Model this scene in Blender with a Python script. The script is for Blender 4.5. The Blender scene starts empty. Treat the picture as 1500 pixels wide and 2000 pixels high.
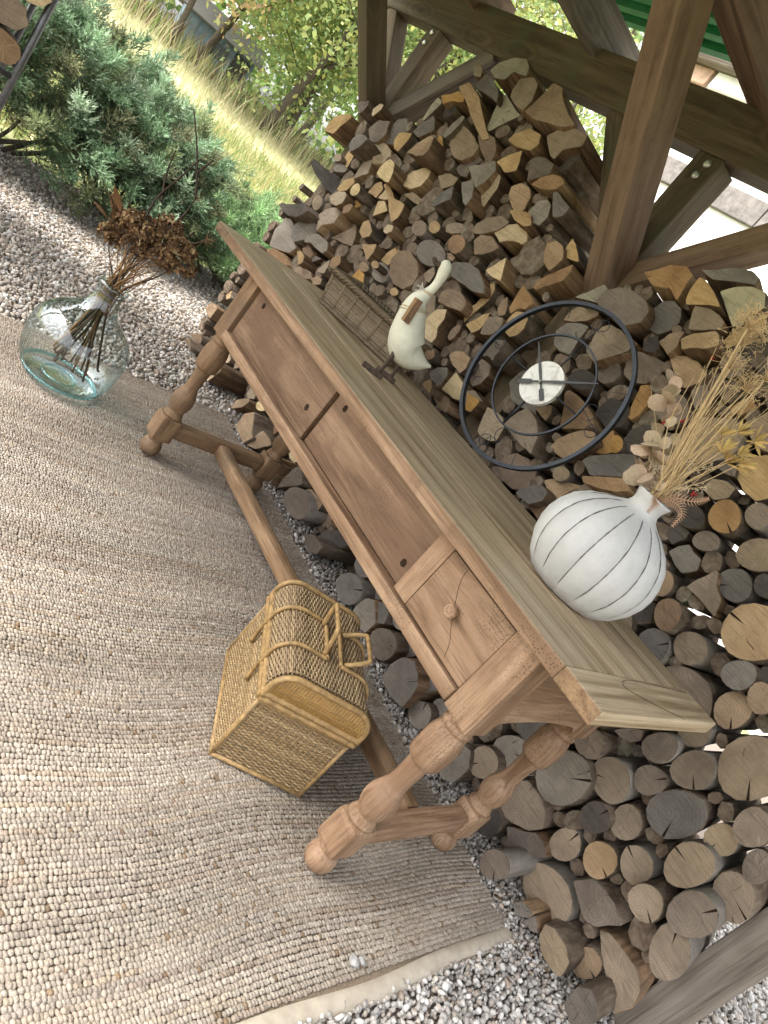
import bpy, bmesh, math, random
import numpy as np
from mathutils import Vector, Matrix, Quaternion

S = bpy.context.scene
COL = S.collection
R = math.radians
rng = random.Random(7)
nr = np.random.default_rng(11)

# ---------------------------------------------------------------- camera
cam = bpy.data.cameras.new('camera')
cam.sensor_fit = 'VERTICAL'; cam.sensor_height = 36.0; cam.lens = 36.0 * 1369.9 / 2000.0
cam.clip_start = 0.05; cam.clip_end = 400.0
camo = bpy.data.objects.new('camera', cam); COL.objects.link(camo)
cr = Vector((0.44992267, 0.63475365, 0.62821763)); cu = Vector((-0.65026309, -0.24932581, 0.7176312)); cf = Vector((-0.6121499, 0.73138529, -0.30057954))
mw = Matrix.Identity(4)
for i in range(3):
    mw[i][0] = cr[i]; mw[i][1] = cu[i]; mw[i][2] = -cf[i]
mw[0][3], mw[1][3], mw[2][3] = 2.39834763, -1.16580556, 1.14189468
camo.matrix_world = mw
S.camera = camo

# ---------------------------------------------------------------- sky, sun, exposure
W = bpy.data.worlds.new('World'); S.world = W; W.use_nodes = True
wn, wl = W.node_tree.nodes, W.node_tree.links
wn.clear()
SUN_EL, SUN_AZ = R(52), R(205)          # azimuth measured from +Y, clockwise: the light comes in at the open front
sky = wn.new('ShaderNodeTexSky'); sky.sky_type = 'NISHITA'; sky.sun_disc = False
sky.sun_elevation = SUN_EL; sky.sun_rotation = SUN_AZ; sky.dust_density = 4.0; sky.air_density = 1.0; sky.ozone_density = 1.0
hs = wn.new('ShaderNodeHueSaturation'); hs.inputs['Saturation'].default_value = 0.22
bg = wn.new('ShaderNodeBackground'); bg.inputs['Strength'].default_value = 0.15
wo = wn.new('ShaderNodeOutputWorld')
wl.new(sky.outputs[0], hs.inputs['Color']); wl.new(hs.outputs[0], bg.inputs['Color']); wl.new(bg.outputs[0], wo.inputs[0])
sl = bpy.data.lights.new('sun', 'SUN'); sl.energy = 1.5; sl.angle = R(28); sl.color = (1.0, 0.95, 0.88)
so = bpy.data.objects.new('sun', sl); COL.objects.link(so)
sdir = Vector((math.sin(SUN_AZ) * math.cos(SUN_EL), math.cos(SUN_AZ) * math.cos(SUN_EL), math.sin(SUN_EL)))
so.rotation_euler = sdir.to_track_quat('Z', 'Y').to_euler(); so.location = (0, -8, 9)
S.view_settings.view_transform = 'Standard'; S.view_settings.look = 'None'
S.view_settings.gamma = 1.0; S.view_settings.use_curve_mapping = False
S.view_settings.exposure = 2.2
S.render.engine = 'CYCLES'
S.cycles.max_bounces = 10; S.cycles.transmission_bounces = 10; S.cycles.transparent_max_bounces = 16
S.cycles.caustics_reflective = False; S.cycles.caustics_refractive = False

# ---------------------------------------------------------------- helpers
def tag(o, label=None, cat=None, group=None, kind=None):
    if label: o['label'] = label
    if cat: o['category'] = cat
    if group: o['group'] = group
    if kind: o['kind'] = kind
    return o
def empty(name, loc=(0, 0, 0), rz=0.0):
    o = bpy.data.objects.new(name, None); COL.objects.link(o); o.location = loc; o.rotation_euler = (0, 0, rz)
    o.empty_display_size = 0.05
    return o
def link(name, me, mats, parent=None, smooth=False, loc=None):
    o = bpy.data.objects.new(name, me); COL.objects.link(o)
    for m in (mats if isinstance(mats, (list, tuple)) else [mats]):
        me.materials.append(m)
    if parent: o.parent = parent
    if loc is not None: o.location = loc
    if smooth: me.polygons.foreach_set('use_smooth', np.ones(len(me.polygons), dtype=bool))
    return o
def bm_obj(name, bm, mats, parent=None, smooth=False, loc=None):
    me = bpy.data.meshes.new(name); bm.normal_update(); bm.to_mesh(me); bm.free()
    return link(name, me, mats, parent, smooth, loc)
def np_mesh(name, V, F, col=None):
    """V (n,3), F (m,k) all faces with k corners"""
    V = np.ascontiguousarray(V, dtype=np.float32); F = np.ascontiguousarray(F, dtype=np.int32)
    me = bpy.data.meshes.new(name); m, k = F.shape
    me.vertices.add(len(V)); me.vertices.foreach_set('co', V.ravel())
    me.loops.add(m * k); me.loops.foreach_set('vertex_index', F.ravel())
    me.polygons.add(m); me.polygons.foreach_set('loop_start', np.arange(0, m * k, k, dtype=np.int32))
    me.update(calc_edges=True)
    if col is not None:
        a = me.attributes.new('Col', 'FLOAT_COLOR', 'POINT')
        c4 = np.ones((len(V), 4), dtype=np.float32); c4[:, :3] = col
        a.data.foreach_set('color', c4.ravel())
    return me
def box(bm, x0, x1, y0, y1, z0, z1, bev=0.0, jit=0.0):
    vs = [bm.verts.new((x, y, z)) for x in (x0, x1) for y in (y0, y1) for z in (z0, z1)]
    fs = [(0, 1, 3, 2), (4, 6, 7, 5), (0, 4, 5, 1), (2, 3, 7, 6), (0, 2, 6, 4), (1, 5, 7, 3)]
    faces = [bm.faces.new([vs[i] for i in f]) for f in fs]
    if bev > 0:
        es = set(e for f in faces for e in f.edges)
        bmesh.ops.bevel(bm, geom=list(es), offset=bev, segments=2, affect='EDGES', profile=0.6)
    return bm
def beam(bm, a, b, w, h, side=(1, 0, 0), bev=0.006):
    """timber of section w (along side) x h from a to b"""
    a = Vector(a); b = Vector(b); d = (b - a); L = d.length; d.normalize()
    s = Vector(side); s = (s - d * s.dot(d)).normalized(); t = d.cross(s)
    tmp = bmesh.new(); box(tmp, -w / 2, w / 2, -h / 2, h / 2, 0, L, bev)
    M = Matrix.Identity(4)
    for i in range(3):
        M[i][0] = s[i]; M[i][1] = t[i]; M[i][2] = d[i]; M[i][3] = a[i]
    bmesh.ops.transform(tmp, matrix=M, verts=tmp.verts)
    me = bpy.data.meshes.new('t'); tmp.to_mesh(me); tmp.free(); bm.from_mesh(me); bpy.data.meshes.remove(me)
    return bm
def lathe(bm, prof, n=28, c=(0, 0), cap0=True, cap1=True, lobes=None):
    rows = []
    for r, z in prof:
        row = []
        for i in range(n):
            t = 2 * math.pi * i / n; k = lobes(t, z, r) if lobes else 1.0
            row.append(bm.verts.new((c[0] + r * k * math.cos(t), c[1] + r * k * math.sin(t), z)))
        rows.append(row)
    for a, b in zip(rows, rows[1:]):
        for i in range(n):
            f = bm.faces.new((a[i], a[(i + 1) % n], b[(i + 1) % n], b[i])); f.smooth = True
    if cap0: bm.faces.new(rows[0][::-1])
    if cap1: bm.faces.new(rows[-1])
    return bm
def frame(d):
    d = d.normalized(); u = d.orthogonal().normalized(); return u, d.cross(u)
def tube(bm, pts, r, n=6, closed=False, cap=True, flat=1.0):
    pts = [Vector(p) for p in pts]; N = len(pts)
    rs = r if isinstance(r, (list, tuple)) else [r] * N
    rows = []; u = None
    for i, p in enumerate(pts):
        if closed: d = pts[(i + 1) % N] - pts[i - 1]
        else: d = pts[min(i + 1, N - 1)] - pts[max(i - 1, 0)]
        if d.length < 1e-9: d = Vector((0, 0, 1))
        d.normalize()
        if u is None: u = d.orthogonal().normalized()
        else:
            u = u - d * u.dot(d); u = u.normalized() if u.length > 1e-6 else d.orthogonal().normalized()
        v = d.cross(u)
        rows.append([bm.verts.new(p + (u * math.cos(2 * math.pi * k / n) + v * math.sin(2 * math.pi * k / n) * flat) * rs[i]) for k in range(n)])
    rng_ = range(N) if closed else range(N - 1)
    for i in rng_:
        a, b = rows[i], rows[(i + 1) % N]
        for k in range(n):
            f = bm.faces.new((a[k], a[(k + 1) % n], b[(k + 1) % n], b[k])); f.smooth = True
    if cap and not closed:
        bm.faces.new(rows[0][::-1]); bm.faces.new(rows[-1])
    return bm
def curve_pts(ctrl, n=24):
    """Catmull-Rom through the control points"""
    P = [Vector(p) for p in ctrl]; P = [2 * P[0] - P[1]] + P + [2 * P[-1] - P[-2]]
    out = []; seg = len(P) - 3
    for i in range(n + 1):
        t = i / n * seg; k = min(int(t), seg - 1); t -= k
        a, b, c, d = P[k:k + 4]
        out.append(0.5 * ((2 * b) + (c - a) * t + (2 * a - 5 * b + 4 * c - d) * t * t + (3 * b - a - 3 * c + d) * t ** 3))
    return out

# ---------------------------------------------------------------- materials
class G:
    """small node-graph helper"""
    def __init__(s, name, rough=0.7, spec=0.3):
        s.m = bpy.data.materials.new(name); s.m.use_nodes = True
        s.n = s.m.node_tree.nodes; s.l = s.m.node_tree.links; s.b = s.n['Principled BSDF']
        s.b.inputs['Roughness'].default_value = rough
        s.b.inputs['Specular IOR Level'].default_value = spec
    def new(s, t, **kw):
        n = s.n.new(t)
        for k, v in kw.items():
            if k in n.inputs: s.put(n.inputs[k], v)
            else: setattr(n, k, v)
        return n
    def put(s, sock, v):
        if hasattr(v, 'is_output'): s.l.new(v, sock)
        else:
            if sock.type == 'RGBA' and len(v) == 3: v = (*v, 1)
            sock.default_value = v
    def coords(s, scale=(1, 1, 1), rand=True, kind='Object'):
        tc = s.n.new('ShaderNodeTexCoord'); mp = s.n.new('ShaderNodeMapping'); mp.inputs['Scale'].default_value = scale
        src = tc.outputs[kind]
        if rand:
            oi = s.n.new('ShaderNodeObjectInfo')
            mu = s.math('MULTIPLY', oi.outputs['Random'], 17.3)
            va = s.n.new('ShaderNodeVectorMath'); va.operation = 'ADD'
            s.l.new(src, va.inputs[0]); s.l.new(mu, va.inputs[1]); src = va.outputs[0]
        s.l.new(src, mp.inputs[0]); return mp.outputs[0]
    def math(s, op, a, b=0.0, c=None, clamp=False):
        n = s.n.new('ShaderNodeMath'); n.operation = op; n.use_clamp = clamp
        s.put(n.inputs[0], a); s.put(n.inputs[1], b)
        if c is not None: s.put(n.inputs[2], c)
        return n.outputs[0]
    def noise(s, vec, scale=1.0, detail=4.0, rough=0.55, dist=0.0):
        return s.new('ShaderNodeTexNoise', Vector=vec, Scale=scale, Detail=detail, Roughness=rough, Distortion=dist).outputs['Fac']
    def ramp(s, fac, stops):
        n = s.n.new('ShaderNodeValToRGB'); s.put(n.inputs[0], fac); e = n.color_ramp.elements
        while len(e) < len(stops): e.new(0.5)
        for el, (p, c) in zip(e, stops):
            el.position = p; el.color = (*c, 1) if len(c) == 3 else c
        return n.outputs[0]
    def lerp(s, fac, a, b, blend='MIX'):
        n = s.n.new('ShaderNodeMix'); n.data_type = 'RGBA'; n.blend_type = blend
        s.put(n.inputs[0], fac); s.put(n.inputs[6], a); s.put(n.inputs[7], b); return n.outputs[2]
    def bump(s, h, strength=0.3, dist=0.01):
        n = s.new('ShaderNodeBump', Strength=strength, Distance=dist, Height=h); s.l.new(n.outputs[0], s.b.inputs['Normal'])
    def color(s, c): s.put(s.b.inputs['Base Color'], c)
    def hsv(s, c, v=None, h=None, sat=None):
        n = s.n.new('ShaderNodeHueSaturation'); s.put(n.inputs['Color'], c)
        if v is not None: s.put(n.inputs['Value'], v)
        if h is not None: s.put(n.inputs['Hue'], h)
        if sat is not None: s.put(n.inputs['Saturation'], sat)
        return n.outputs[0]
    def rnd(s, lo, hi):
        oi = s.n.new('ShaderNodeObjectInfo'); return s.math('MULTIPLY_ADD', oi.outputs['Random'], hi - lo, lo)
    def thresh(s, fac, a, b):
        n = s.n.new('ShaderNodeMapRange'); s.put(n.inputs[0], fac); n.inputs[1].default_value = a; n.inputs[2].default_value = b
        return n.outputs[0]

AX = {'X': (1, 0, 0), 'Y': (0, 1, 0), 'Z': (0, 0, 1)}
def wood(name, c0, c1, c2, axis='X', along=1.3, across=16.0, rough=0.62, worm=0.0, bump=0.25, vary=0.12, stain=None, spec=0.25, knots=0.0):
    g = G(name, rough, spec)
    sc = tuple(along if a else across for a in AX[axis]); sf = tuple(along * 5 if a else across * 14 for a in AX[axis])
    kn = None
    if knots > 0:
        kv = g.new('ShaderNodeTexVoronoi', Vector=g.coords(tuple(1.9 if a else 5.5 for a in AX[axis])), Scale=1.0).outputs['Distance']
        kn = g.thresh(kv, 0.20, 0.02)
    n1 = g.noise(g.coords(sc), 1.0, 5, 0.6, 1.4)
    if kn is not None: n1 = g.math('ADD', n1, g.math('MULTIPLY', g.math('SINE', g.math('MULTIPLY', kv, 60.0)), g.math('MULTIPLY', g.thresh(kv, 0.42, 0.1), 0.10 * min(1.0, knots * 1.4))))
    n2 = g.noise(g.coords(sf), 1.0, 3, 0.6)
    c = g.ramp(n1, [(0.34, c0), (0.5, c1), (0.66, c2)])
    c = g.lerp(g.math('MULTIPLY', g.thresh(n2, 0.50, 0.70), 0.55), c, tuple(x * 0.45 for x in c0))
    if stain:
        n3 = g.noise(g.coords((1, 1, 1)), 5.5, 5, 0.68)
        c = g.lerp(g.math('MULTIPLY', g.thresh(n3, 0.48, 0.66), 0.75), c, stain)
        n4 = g.noise(g.coords((1, 1, 1)), 19.0, 4, 0.7)
        c = g.lerp(g.math('MULTIPLY', g.thresh(n4, 0.58, 0.74), 0.4), c, tuple(x * 0.5 for x in stain))
    h = n2
    if kn is not None: c = g.lerp(g.math('MULTIPLY', kn, knots), c, tuple(x * 0.28 for x in c0))
    ck = g.thresh(g.noise(g.coords(tuple(0.9 if a else 34.0 for a in AX[axis])), 1.0, 2, 0.5), 0.70, 0.735)
    c = g.lerp(g.math('MULTIPLY', ck, 0.55), c, tuple(x * 0.22 for x in c0)); h = g.math('SUBTRACT', n2, ck)
    if worm > 0:
        v = g.new('ShaderNodeTexVoronoi', Vector=g.coords((1, 1, 1)), Scale=170.0).outputs['Distance']
        msk = g.thresh(g.noise(g.coords((1, 1, 1)), 7.0, 3), 0.5, 0.68)
        hole = g.math('MULTIPLY', g.math('LESS_THAN', v, 0.17 + worm * 0.12), msk)
        c = g.lerp(g.math('MULTIPLY', hole, 0.8), c, (0.07, 0.04, 0.025))
        h = g.math('SUBTRACT', h, hole)
    c = g.hsv(c, v=g.rnd(1 - vary, 1 + vary))
    g.color(c); g.bump(h, bump, 0.004)
    return g.m

# palette of the place (real surface colours)
M = {}
for a in 'XYZ':
    M['top' + a] = wood('bleached_oak_' + a, (0.24, 0.168, 0.095), (0.46, 0.352, 0.228), (0.585, 0.475, 0.33), a, 0.7, 24, 0.48, 0.25, 0.16, 0.06, (0.36, 0.275, 0.175))
    M['tab' + a] = wood('old_walnut_' + a, (0.155, 0.09, 0.05), (0.285, 0.178, 0.108), (0.385, 0.256, 0.163), a, 1.3, 15, 0.52, 1.0, 0.22, 0.10, (0.20, 0.118, 0.07), knots=.25)
    M['pan' + a] = wood('apron_walnut_' + a, (0.11, 0.063, 0.037), (0.20, 0.124, 0.076), (0.28, 0.182, 0.114), a, 1.1, 13, 0.55, 1.2, 0.22, 0.12, (0.15, 0.086, 0.054))
    M['oldz' + a] = wood('weathered_leg_' + a, (0.135, 0.078, 0.042), (0.235, 0.145, 0.08), (0.32, 0.21, 0.12), a, 2.0, 14, 0.6, 0.8, 0.3, 0.08, (0.14, 0.095, 0.062))
    M['tim' + a] = wood('red_timber_' + a, (0.13, 0.08, 0.052), (0.195, 0.127, 0.085), (0.245, 0.166, 0.114), a, 1.0, 13, 0.7, 0.0, 0.3, 0.06, (0.215, 0.15, 0.095), knots=.7)
    M['gre' + a] = wood('green_treated_timber_' + a, (0.075, 0.052, 0.031), (0.12, 0.086, 0.052), (0.16, 0.118, 0.074), a, 1.0, 13, 0.75, 0.0, 0.35, 0.10, (0.09, 0.088, 0.05), knots=.8)
    M['gry' + a] = wood('grey_timber_' + a, (0.11, 0.09, 0.072), (0.18, 0.15, 0.122), (0.24, 0.205, 0.17), a, 0.9, 15, 0.75, 0.0, 0.4, 0.06, knots=.6)

TONE = {'p': ((0.56, 0.435, 0.275), (0.37, 0.265, 0.155)), 't': ((0.43, 0.295, 0.165), (0.27, 0.172, 0.092)), 'o': ((0.42, 0.25, 0.105), (0.26, 0.14, 0.058)),
        'b': ((0.29, 0.215, 0.145), (0.175, 0.125, 0.083)), 'g': ((0.26, 0.222, 0.182), (0.155, 0.13, 0.105)), 'd': ((0.105, 0.086, 0.072), (0.055, 0.045, 0.038)),
        'l': ((0.42, 0.37, 0.25), (0.27, 0.24, 0.16))}
def end_mat(k, light, dark):
    g = G('cut_end_' + k, 0.85, 0.15)
    co = g.coords((1, 1, 1), rand=False)
    nz = g.new('ShaderNodeTexNoise', Vector=g.coords((1, 1, 1)), Scale=14.0, Detail=3.0)
    off = g.new('ShaderNodeVectorMath', operation='MULTIPLY_ADD'); g.l.new(nz.outputs['Color'], off.inputs[0]); off.inputs[1].default_value = (0.03, 0.03, 0.03); g.l.new(co, off.inputs[2])
    mul = g.new('ShaderNodeVectorMath', operation='MULTIPLY'); g.l.new(off.outputs[0], mul.inputs[0]); mul.inputs[1].default_value = (1, 0, 1)
    ln = g.new('ShaderNodeVectorMath', operation='LENGTH'); g.l.new(mul.outputs[0], ln.inputs[0])
    ring = g.math('SINE', g.math('MULTIPLY', ln.outputs['Value'], g.rnd(620, 1150)))
    ring = g.thresh(ring, -0.3, 1.0)
    blot = g.noise(g.coords((1, 1, 1)), 9.0, 5, 0.65)
    saw = g.noise(g.coords((14, 8, 230)), 1.0, 2, 0.5)
    fine = g.noise(g.coords((1, 1, 1)), 150.0, 3, 0.7)
    c = g.lerp(g.thresh(blot, 0.3, 0.68), dark, light)
    c = g.lerp(g.math('MULTIPLY', ring, 0.30), c, dark)
    c = g.lerp(g.math('MULTIPLY', g.thresh(saw, 0.52, 0.68), 0.45), c, tuple(x * 0.7 for x in dark))
    c = g.lerp(g.math('MULTIPLY', g.thresh(fine, 0.56, 0.8), 0.35), c, tuple(x * 0.5 for x in dark))
    # radial drying cracks
    sx = g.new('ShaderNodeSeparateXYZ'); g.l.new(off.outputs[0], sx.inputs[0])
    ang = g.math('ARCTAN2', sx.outputs[2], sx.outputs[0])
    cw = g.noise(g.new('ShaderNodeCombineXYZ', X=g.math('MULTIPLY', ang, 2.4), Y=g.rnd(0, 40), Z=g.math('MULTIPLY', ln.outputs['Value'], 4.0)).outputs[0], 3.0, 2, 0.5)
    crack = g.math('MULTIPLY', g.thresh(cw, 0.735, 0.76), g.thresh(ln.outputs['Value'], 0.008, 0.02))
    c = g.lerp(g.math('MULTIPLY', crack, 0.85), c, (0.035, 0.025, 0.018))
    c = g.hsv(c, v=g.rnd(0.68, 1.38), h=g.rnd(0.493, 0.508), sat=g.rnd(0.75, 1.08) if k in 'pto' else g.rnd(0.65, 0.98))
    g.color(c); g.bump(g.math('SUBTRACT', g.math('ADD', g.math('MULTIPLY', fine, 0.6), g.math('MULTIPLY', saw, 0.6)), crack), 0.7, 0.004)
    return g.m
for k, (a, b) in TONE.items():
    q = 1.02 if k == 'p' else 1.0
    M['end_' + k] = end_mat(k, tuple(x * q for x in a), tuple(x * q * .9 for x in b))
def bark_mat(name, c0, c1, c2, sc=1.0):
    g = G(name, 0.92, 0.1)
    co = g.coords((26 * sc, 9 * sc, 26 * sc)); n = g.noise(co, 1.0, 6, 0.7, 0.6)
    v = g.new('ShaderNodeTexVoronoi', Vector=g.coords((60 * sc, 16 * sc, 60 * sc)), Scale=1.0).outputs['Distance']
    lich = g.thresh(g.noise(g.coords((1, 1, 1)), 11.0, 4, 0.7), 0.56, 0.7)
    c = g.ramp(n, [(0.25, c0), (0.5, c1), (0.75, c2)])
    c = g.lerp(g.math('MULTIPLY', lich, 0.5), c, (0.24, 0.24, 0.18))
    c = g.hsv(c, v=g.rnd(0.75, 1.3)); g.color(c)
    g.bump(g.math('ADD', n, g.math('MULTIPLY', v, 0.8)), 0.8, 0.008)
    return g.m
M['bark'] = bark_mat('bark', (0.05, 0.037, 0.028), (0.13, 0.097, 0.07), (0.23, 0.185, 0.145))
M['bark_grey'] = bark_mat('smooth_grey_bark', (0.10, 0.085, 0.07), (0.19, 0.165, 0.14), (0.29, 0.26, 0.225), 0.5)
M['split'] = wood('split_face', (0.10, 0.06, 0.036), (0.20, 0.125, 0.072), (0.32, 0.21, 0.125), 'Y', 2.0, 24, 0.85, 0.0, 0.7, 0.35, (0.10, 0.07, 0.05), 0.12)
M['splitp'] = wood('fresh_split_face', (0.25, 0.155, 0.08), (0.36, 0.24, 0.135), (0.46, 0.33, 0.20), 'Y', 2.0, 24, 0.85, 0.0, 0.7, 0.25, (0.24, 0.15, 0.08), 0.12)

def plain(name, c, rough=0.6, spec=0.3, metal=0.0, nscale=20, namt=0.25, bump=0.1, vary=0.0):
    g = G(name, rough, spec); g.b.inputs['Metallic'].default_value = metal
    n = g.noise(g.coords((1, 1, 1)), nscale, 5, 0.65)
    col = g.lerp(g.thresh(n, 0.3, 0.7), tuple(x * (1 - namt) for x in c), tuple(min(1, x * (1 + namt * 0.6)) for x in c))
    if vary: col = g.hsv(col, v=g.rnd(1 - vary, 1 + vary))
    g.color(col)
    if bump: g.bump(n, bump, 0.004)
    return g.m
def attr_mat(name, rough=0.85, spec=0.15, trans=0.0, nscale=60.0, namt=0.25, bump=0.2):
    g = G(name, rough, spec); a = g.new('ShaderNodeAttribute', attribute_name='Col')
    n = g.noise(g.coords((1, 1, 1), rand=False), nscale, 4, 0.65)
    c = g.lerp(g.math('MULTIPLY', g.thresh(n, 0.35, 0.7), namt * 2), a.outputs['Color'], (0.5, 0.5, 0.5), 'MULTIPLY')
    g.color(c)
    if bump: g.bump(n, bump, 0.003)
    if trans > 0:
        t = g.new('ShaderNodeBsdfTranslucent', Color=c); mx = g.new('ShaderNodeMixShader', Fac=trans)
        g.l.new(g.b.outputs[0], mx.inputs[1]); g.l.new(t.outputs[0], mx.inputs[2])
        g.l.new(mx.outputs[0], g.n['Material Output'].inputs[0])
    return g.m
M['stone'] = attr_mat('crushed_stone', 0.9, 0.15, 0, 90, 0.2, 0.3)
M['jute'] = attr_mat('jute_yarn', 0.95, 0.05, 0, 420, 0.45, 0.6)
M['leaf'] = attr_mat('leaf', 0.55, 0.3, 0.5, 40, 0.1, 0)
M['needle'] = attr_mat('juniper_needle', 0.6, 0.25, 0.2, 30, 0.1, 0)
M['dry'] = attr_mat('dry_plant', 0.8, 0.15, 0.2, 200, 0.25, 0)
M['wicker'] = attr_mat('wicker', 0.55, 0.35, 0, 160, 0.25, 0.2)
M['metal'] = plain('black_blue_metal', (0.035, 0.04, 0.05), 0.42, 0.5, 0.6, 60, 0.3, 0.05)
M['steel'] = plain('grey_steel_tube', (0.16, 0.165, 0.175), 0.45, 0.5, 0.7, 50, 0.3, 0.05)
M['zinc'] = plain('zinc_bolt', (0.55, 0.55, 0.5), 0.4, 0.5, 0.8, 80, 0.3, 0.1)
M['dark'] = plain('hole_dark', (0.03, 0.02, 0.014), 0.95, 0.05)  # near-black paint for the shade inside holes and cracks
M['black'] = plain('clock_hand', (0.012, 0.012, 0.013), 0.35, 0.5)
M['cream'] = plain('cream_paint', (0.66, 0.64, 0.52), 0.45, 0.4, 0, 14, 0.16, 0.12)
M['bark2'] = plain('root_wood', (0.085, 0.06, 0.045), 0.8, 0.2, 0, 60, 0.5, 0.4)
M['string'] = plain('raffia', (0.52, 0.42, 0.24), 0.8, 0.2, 0, 90, 0.2, 0.2)
M['twig'] = plain('dark_twig', (0.055, 0.038, 0.028), 0.8, 0.2, 0, 80, 0.4, 0.3)
M['straw'] = plain('straw_stem', (0.60, 0.44, 0.24), 0.7, 0.25, 0, 70, 0.25, 0.1, 0.15)
M['brownstem'] = plain('brown_stem', (0.22, 0.13, 0.06), 0.75, 0.2, 0, 70, 0.35, 0.1, 0.25)
M['berry'] = plain('red_berry', (0.28, 0.012, 0.015), 0.5, 0.4, 0, 50, 0.3, 0.1)
M['soil'] = plain('gravel_base', (0.20, 0.17, 0.145), 0.95, 0.1, 0, 70, 0.5, 0.5)
M['ringseam'] = plain('seam_pigment', (0.16, 0.145, 0.135), 0.9, 0.1, 0, 120, 0.5, 0.1)
def vase_mat():
    g = G('chalky_ceramic', 0.6, 0.3)
    n = g.noise(g.coords((1, 1, 1)), 8.0, 6, 0.7); f = g.noise(g.coords((6, 6, 1.5)), 16.0, 4, 0.7)
    c = g.lerp(g.thresh(n, 0.35, 0.7), (0.47, 0.462, 0.46), (0.585, 0.58, 0.578))
    c = g.lerp(g.math('MULTIPLY', g.thresh(f, 0.58, 0.78), 0.4), c, (0.40, 0.38, 0.35))
    g.color(c); g.bump(f, 0.15, 0.003); return g.m
M['vase'] = vase_mat()
def marble():
    g = G('pale_marble', 0.3, 0.4)
    n = g.noise(g.coords((1, 1, 1)), 22.0, 5, 0.6, 1.5)
    g.color(g.ramp(n, [(0.35, (0.55, 0.53, 0.49)), (0.5, (0.78, 0.76, 0.71)), (0.7, (0.82, 0.80, 0.76))])); return g.m
M['marble'] = marble()
def glass():
    """thin bottle glass: clear with a faint green tint, mirror-like towards the rims"""
    g = G('bottle_glass', 0.0, 0.5)
    n = g.noise(g.coords((1, 1, 0.6)), 24.0, 3, 0.5); bp = g.new('ShaderNodeBump', Strength=0.25, Distance=0.004, Height=n).outputs[0]
    tr = g.new('ShaderNodeBsdfTransparent', Color=(0.955, 0.985, 0.985)); gl = g.new('ShaderNodeBsdfGlossy', Roughness=0.02, Color=(0.95, 1, 1), Normal=bp)
    lw = g.new('ShaderNodeLayerWeight', Blend=0.5, Normal=bp); rim = g.lerp(g.math('POWER', lw.outputs['Facing'], 2.6), (0.93, 0.975, 0.975), (0.17, 0.37, 0.39)); g.put(tr.inputs['Color'], rim)
    mx = g.new('ShaderNodeMixShader', Fac=g.math('MULTIPLY_ADD', g.math('POWER', lw.outputs['Facing'], 3.0), .8, .09)); g.l.new(tr.outputs[0], mx.inputs[1]); g.l.new(gl.outputs[0], mx.inputs[2])
    g.l.new(mx.outputs[0], g.n['Material Output'].inputs[0]); return g.m
def base_glass():
    g = G('thick_base_glass', 0.02, 0.5); n = g.noise(g.coords((1, 1, 1)), 55.0, 4, 0.6); bp = g.new('ShaderNodeBump', Strength=0.8, Distance=0.01, Height=n).outputs[0]
    tr = g.new('ShaderNodeBsdfTransparent', Color=(0.62, 0.88, 0.90)); gl = g.new('ShaderNodeBsdfGlossy', Roughness=0.05, Color=(0.9, 1, 1), Normal=bp)
    mx = g.new('ShaderNodeMixShader', Fac=0.2); g.l.new(tr.outputs[0], mx.inputs[1]); g.l.new(gl.outputs[0], mx.inputs[2]); g.l.new(mx.outputs[0], g.n['Material Output'].inputs[0]); return g.m
M['glassbase'] = base_glass()
M['glass'] = glass()
def roof_mat():
    g = G('green_sheet', 0.5, 0.4)
    n = g.noise(g.coords((2, 2, 2)), 9.0, 5, 0.7); d = g.noise(g.coords((2, 30, 1)), 2.0, 5, 0.7)
    c = g.lerp(g.thresh(n, 0.35, 0.7), (0.01, 0.16, 0.055), (0.02, 0.27, 0.09))
    g.color(g.lerp(g.math('MULTIPLY', g.thresh(d, 0.55, 0.65), 0.8), c, (0.012, 0.03, 0.018)))
    t = g.new('ShaderNodeBsdfTranslucent', Color=(0.02, 0.30, 0.10)); mx = g.new('ShaderNodeMixShader', Fac=0.25)
    g.l.new(g.b.outputs[0], mx.inputs[1]); g.l.new(t.outputs[0], mx.inputs[2]); g.l.new(mx.outputs[0], g.n['Material Output'].inputs[0])
    return g.m
M['roof'] = roof_mat()
M['white'] = plain('white_render', (0.72, 0.71, 0.68), 0.9, 0.1, 0, 6, 0.08, 0.2)
M['slab'] = plain('grey_stone', (0.17, 0.155, 0.145), 0.9, 0.15, 0, 14, 0.4, 0.5)
M['tile'] = plain('roof_tile', (0.42, 0.28, 0.21), 0.9, 0.15, 0, 12, 0.3, 0.3, 0.15)
M['bluemetal'] = plain('blue_grey_sheet', (0.20, 0.27, 0.34), 0.6, 0.35, 0.0, 4, 0.35, 0.2)
M['field'] = plain('meadow_soil', (0.22, 0.24, 0.09), 0.95, 0.1, 0, 0.7, 0.45, 0.3)
M['trunk'] = plain('tree_trunk', (0.11, 0.09, 0.07), 0.9, 0.1, 0, 30, 0.4, 0.4)

# ---------------------------------------------------------------- ground, gravel
bm = bmesh.new(); s = 160.0
for x, y in ((-s, -s), (s, -s), (s, s), (-s, s)): bm.verts.new((x, y, -0.05))
bm.faces.new(bm.verts)
tag(bm_obj('ground', bm, M['field']), kind='structure')
bm = bmesh.new()
for x, y in ((-2.75, -5), (7, -5), (7, 5.0), (-2.75, 5.0)): bm.verts.new((x, y, -0.022))
bm.faces.new(bm.verts)
tag(bm_obj('gravel_bed', bm, M['soil']), kind='structure')

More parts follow.
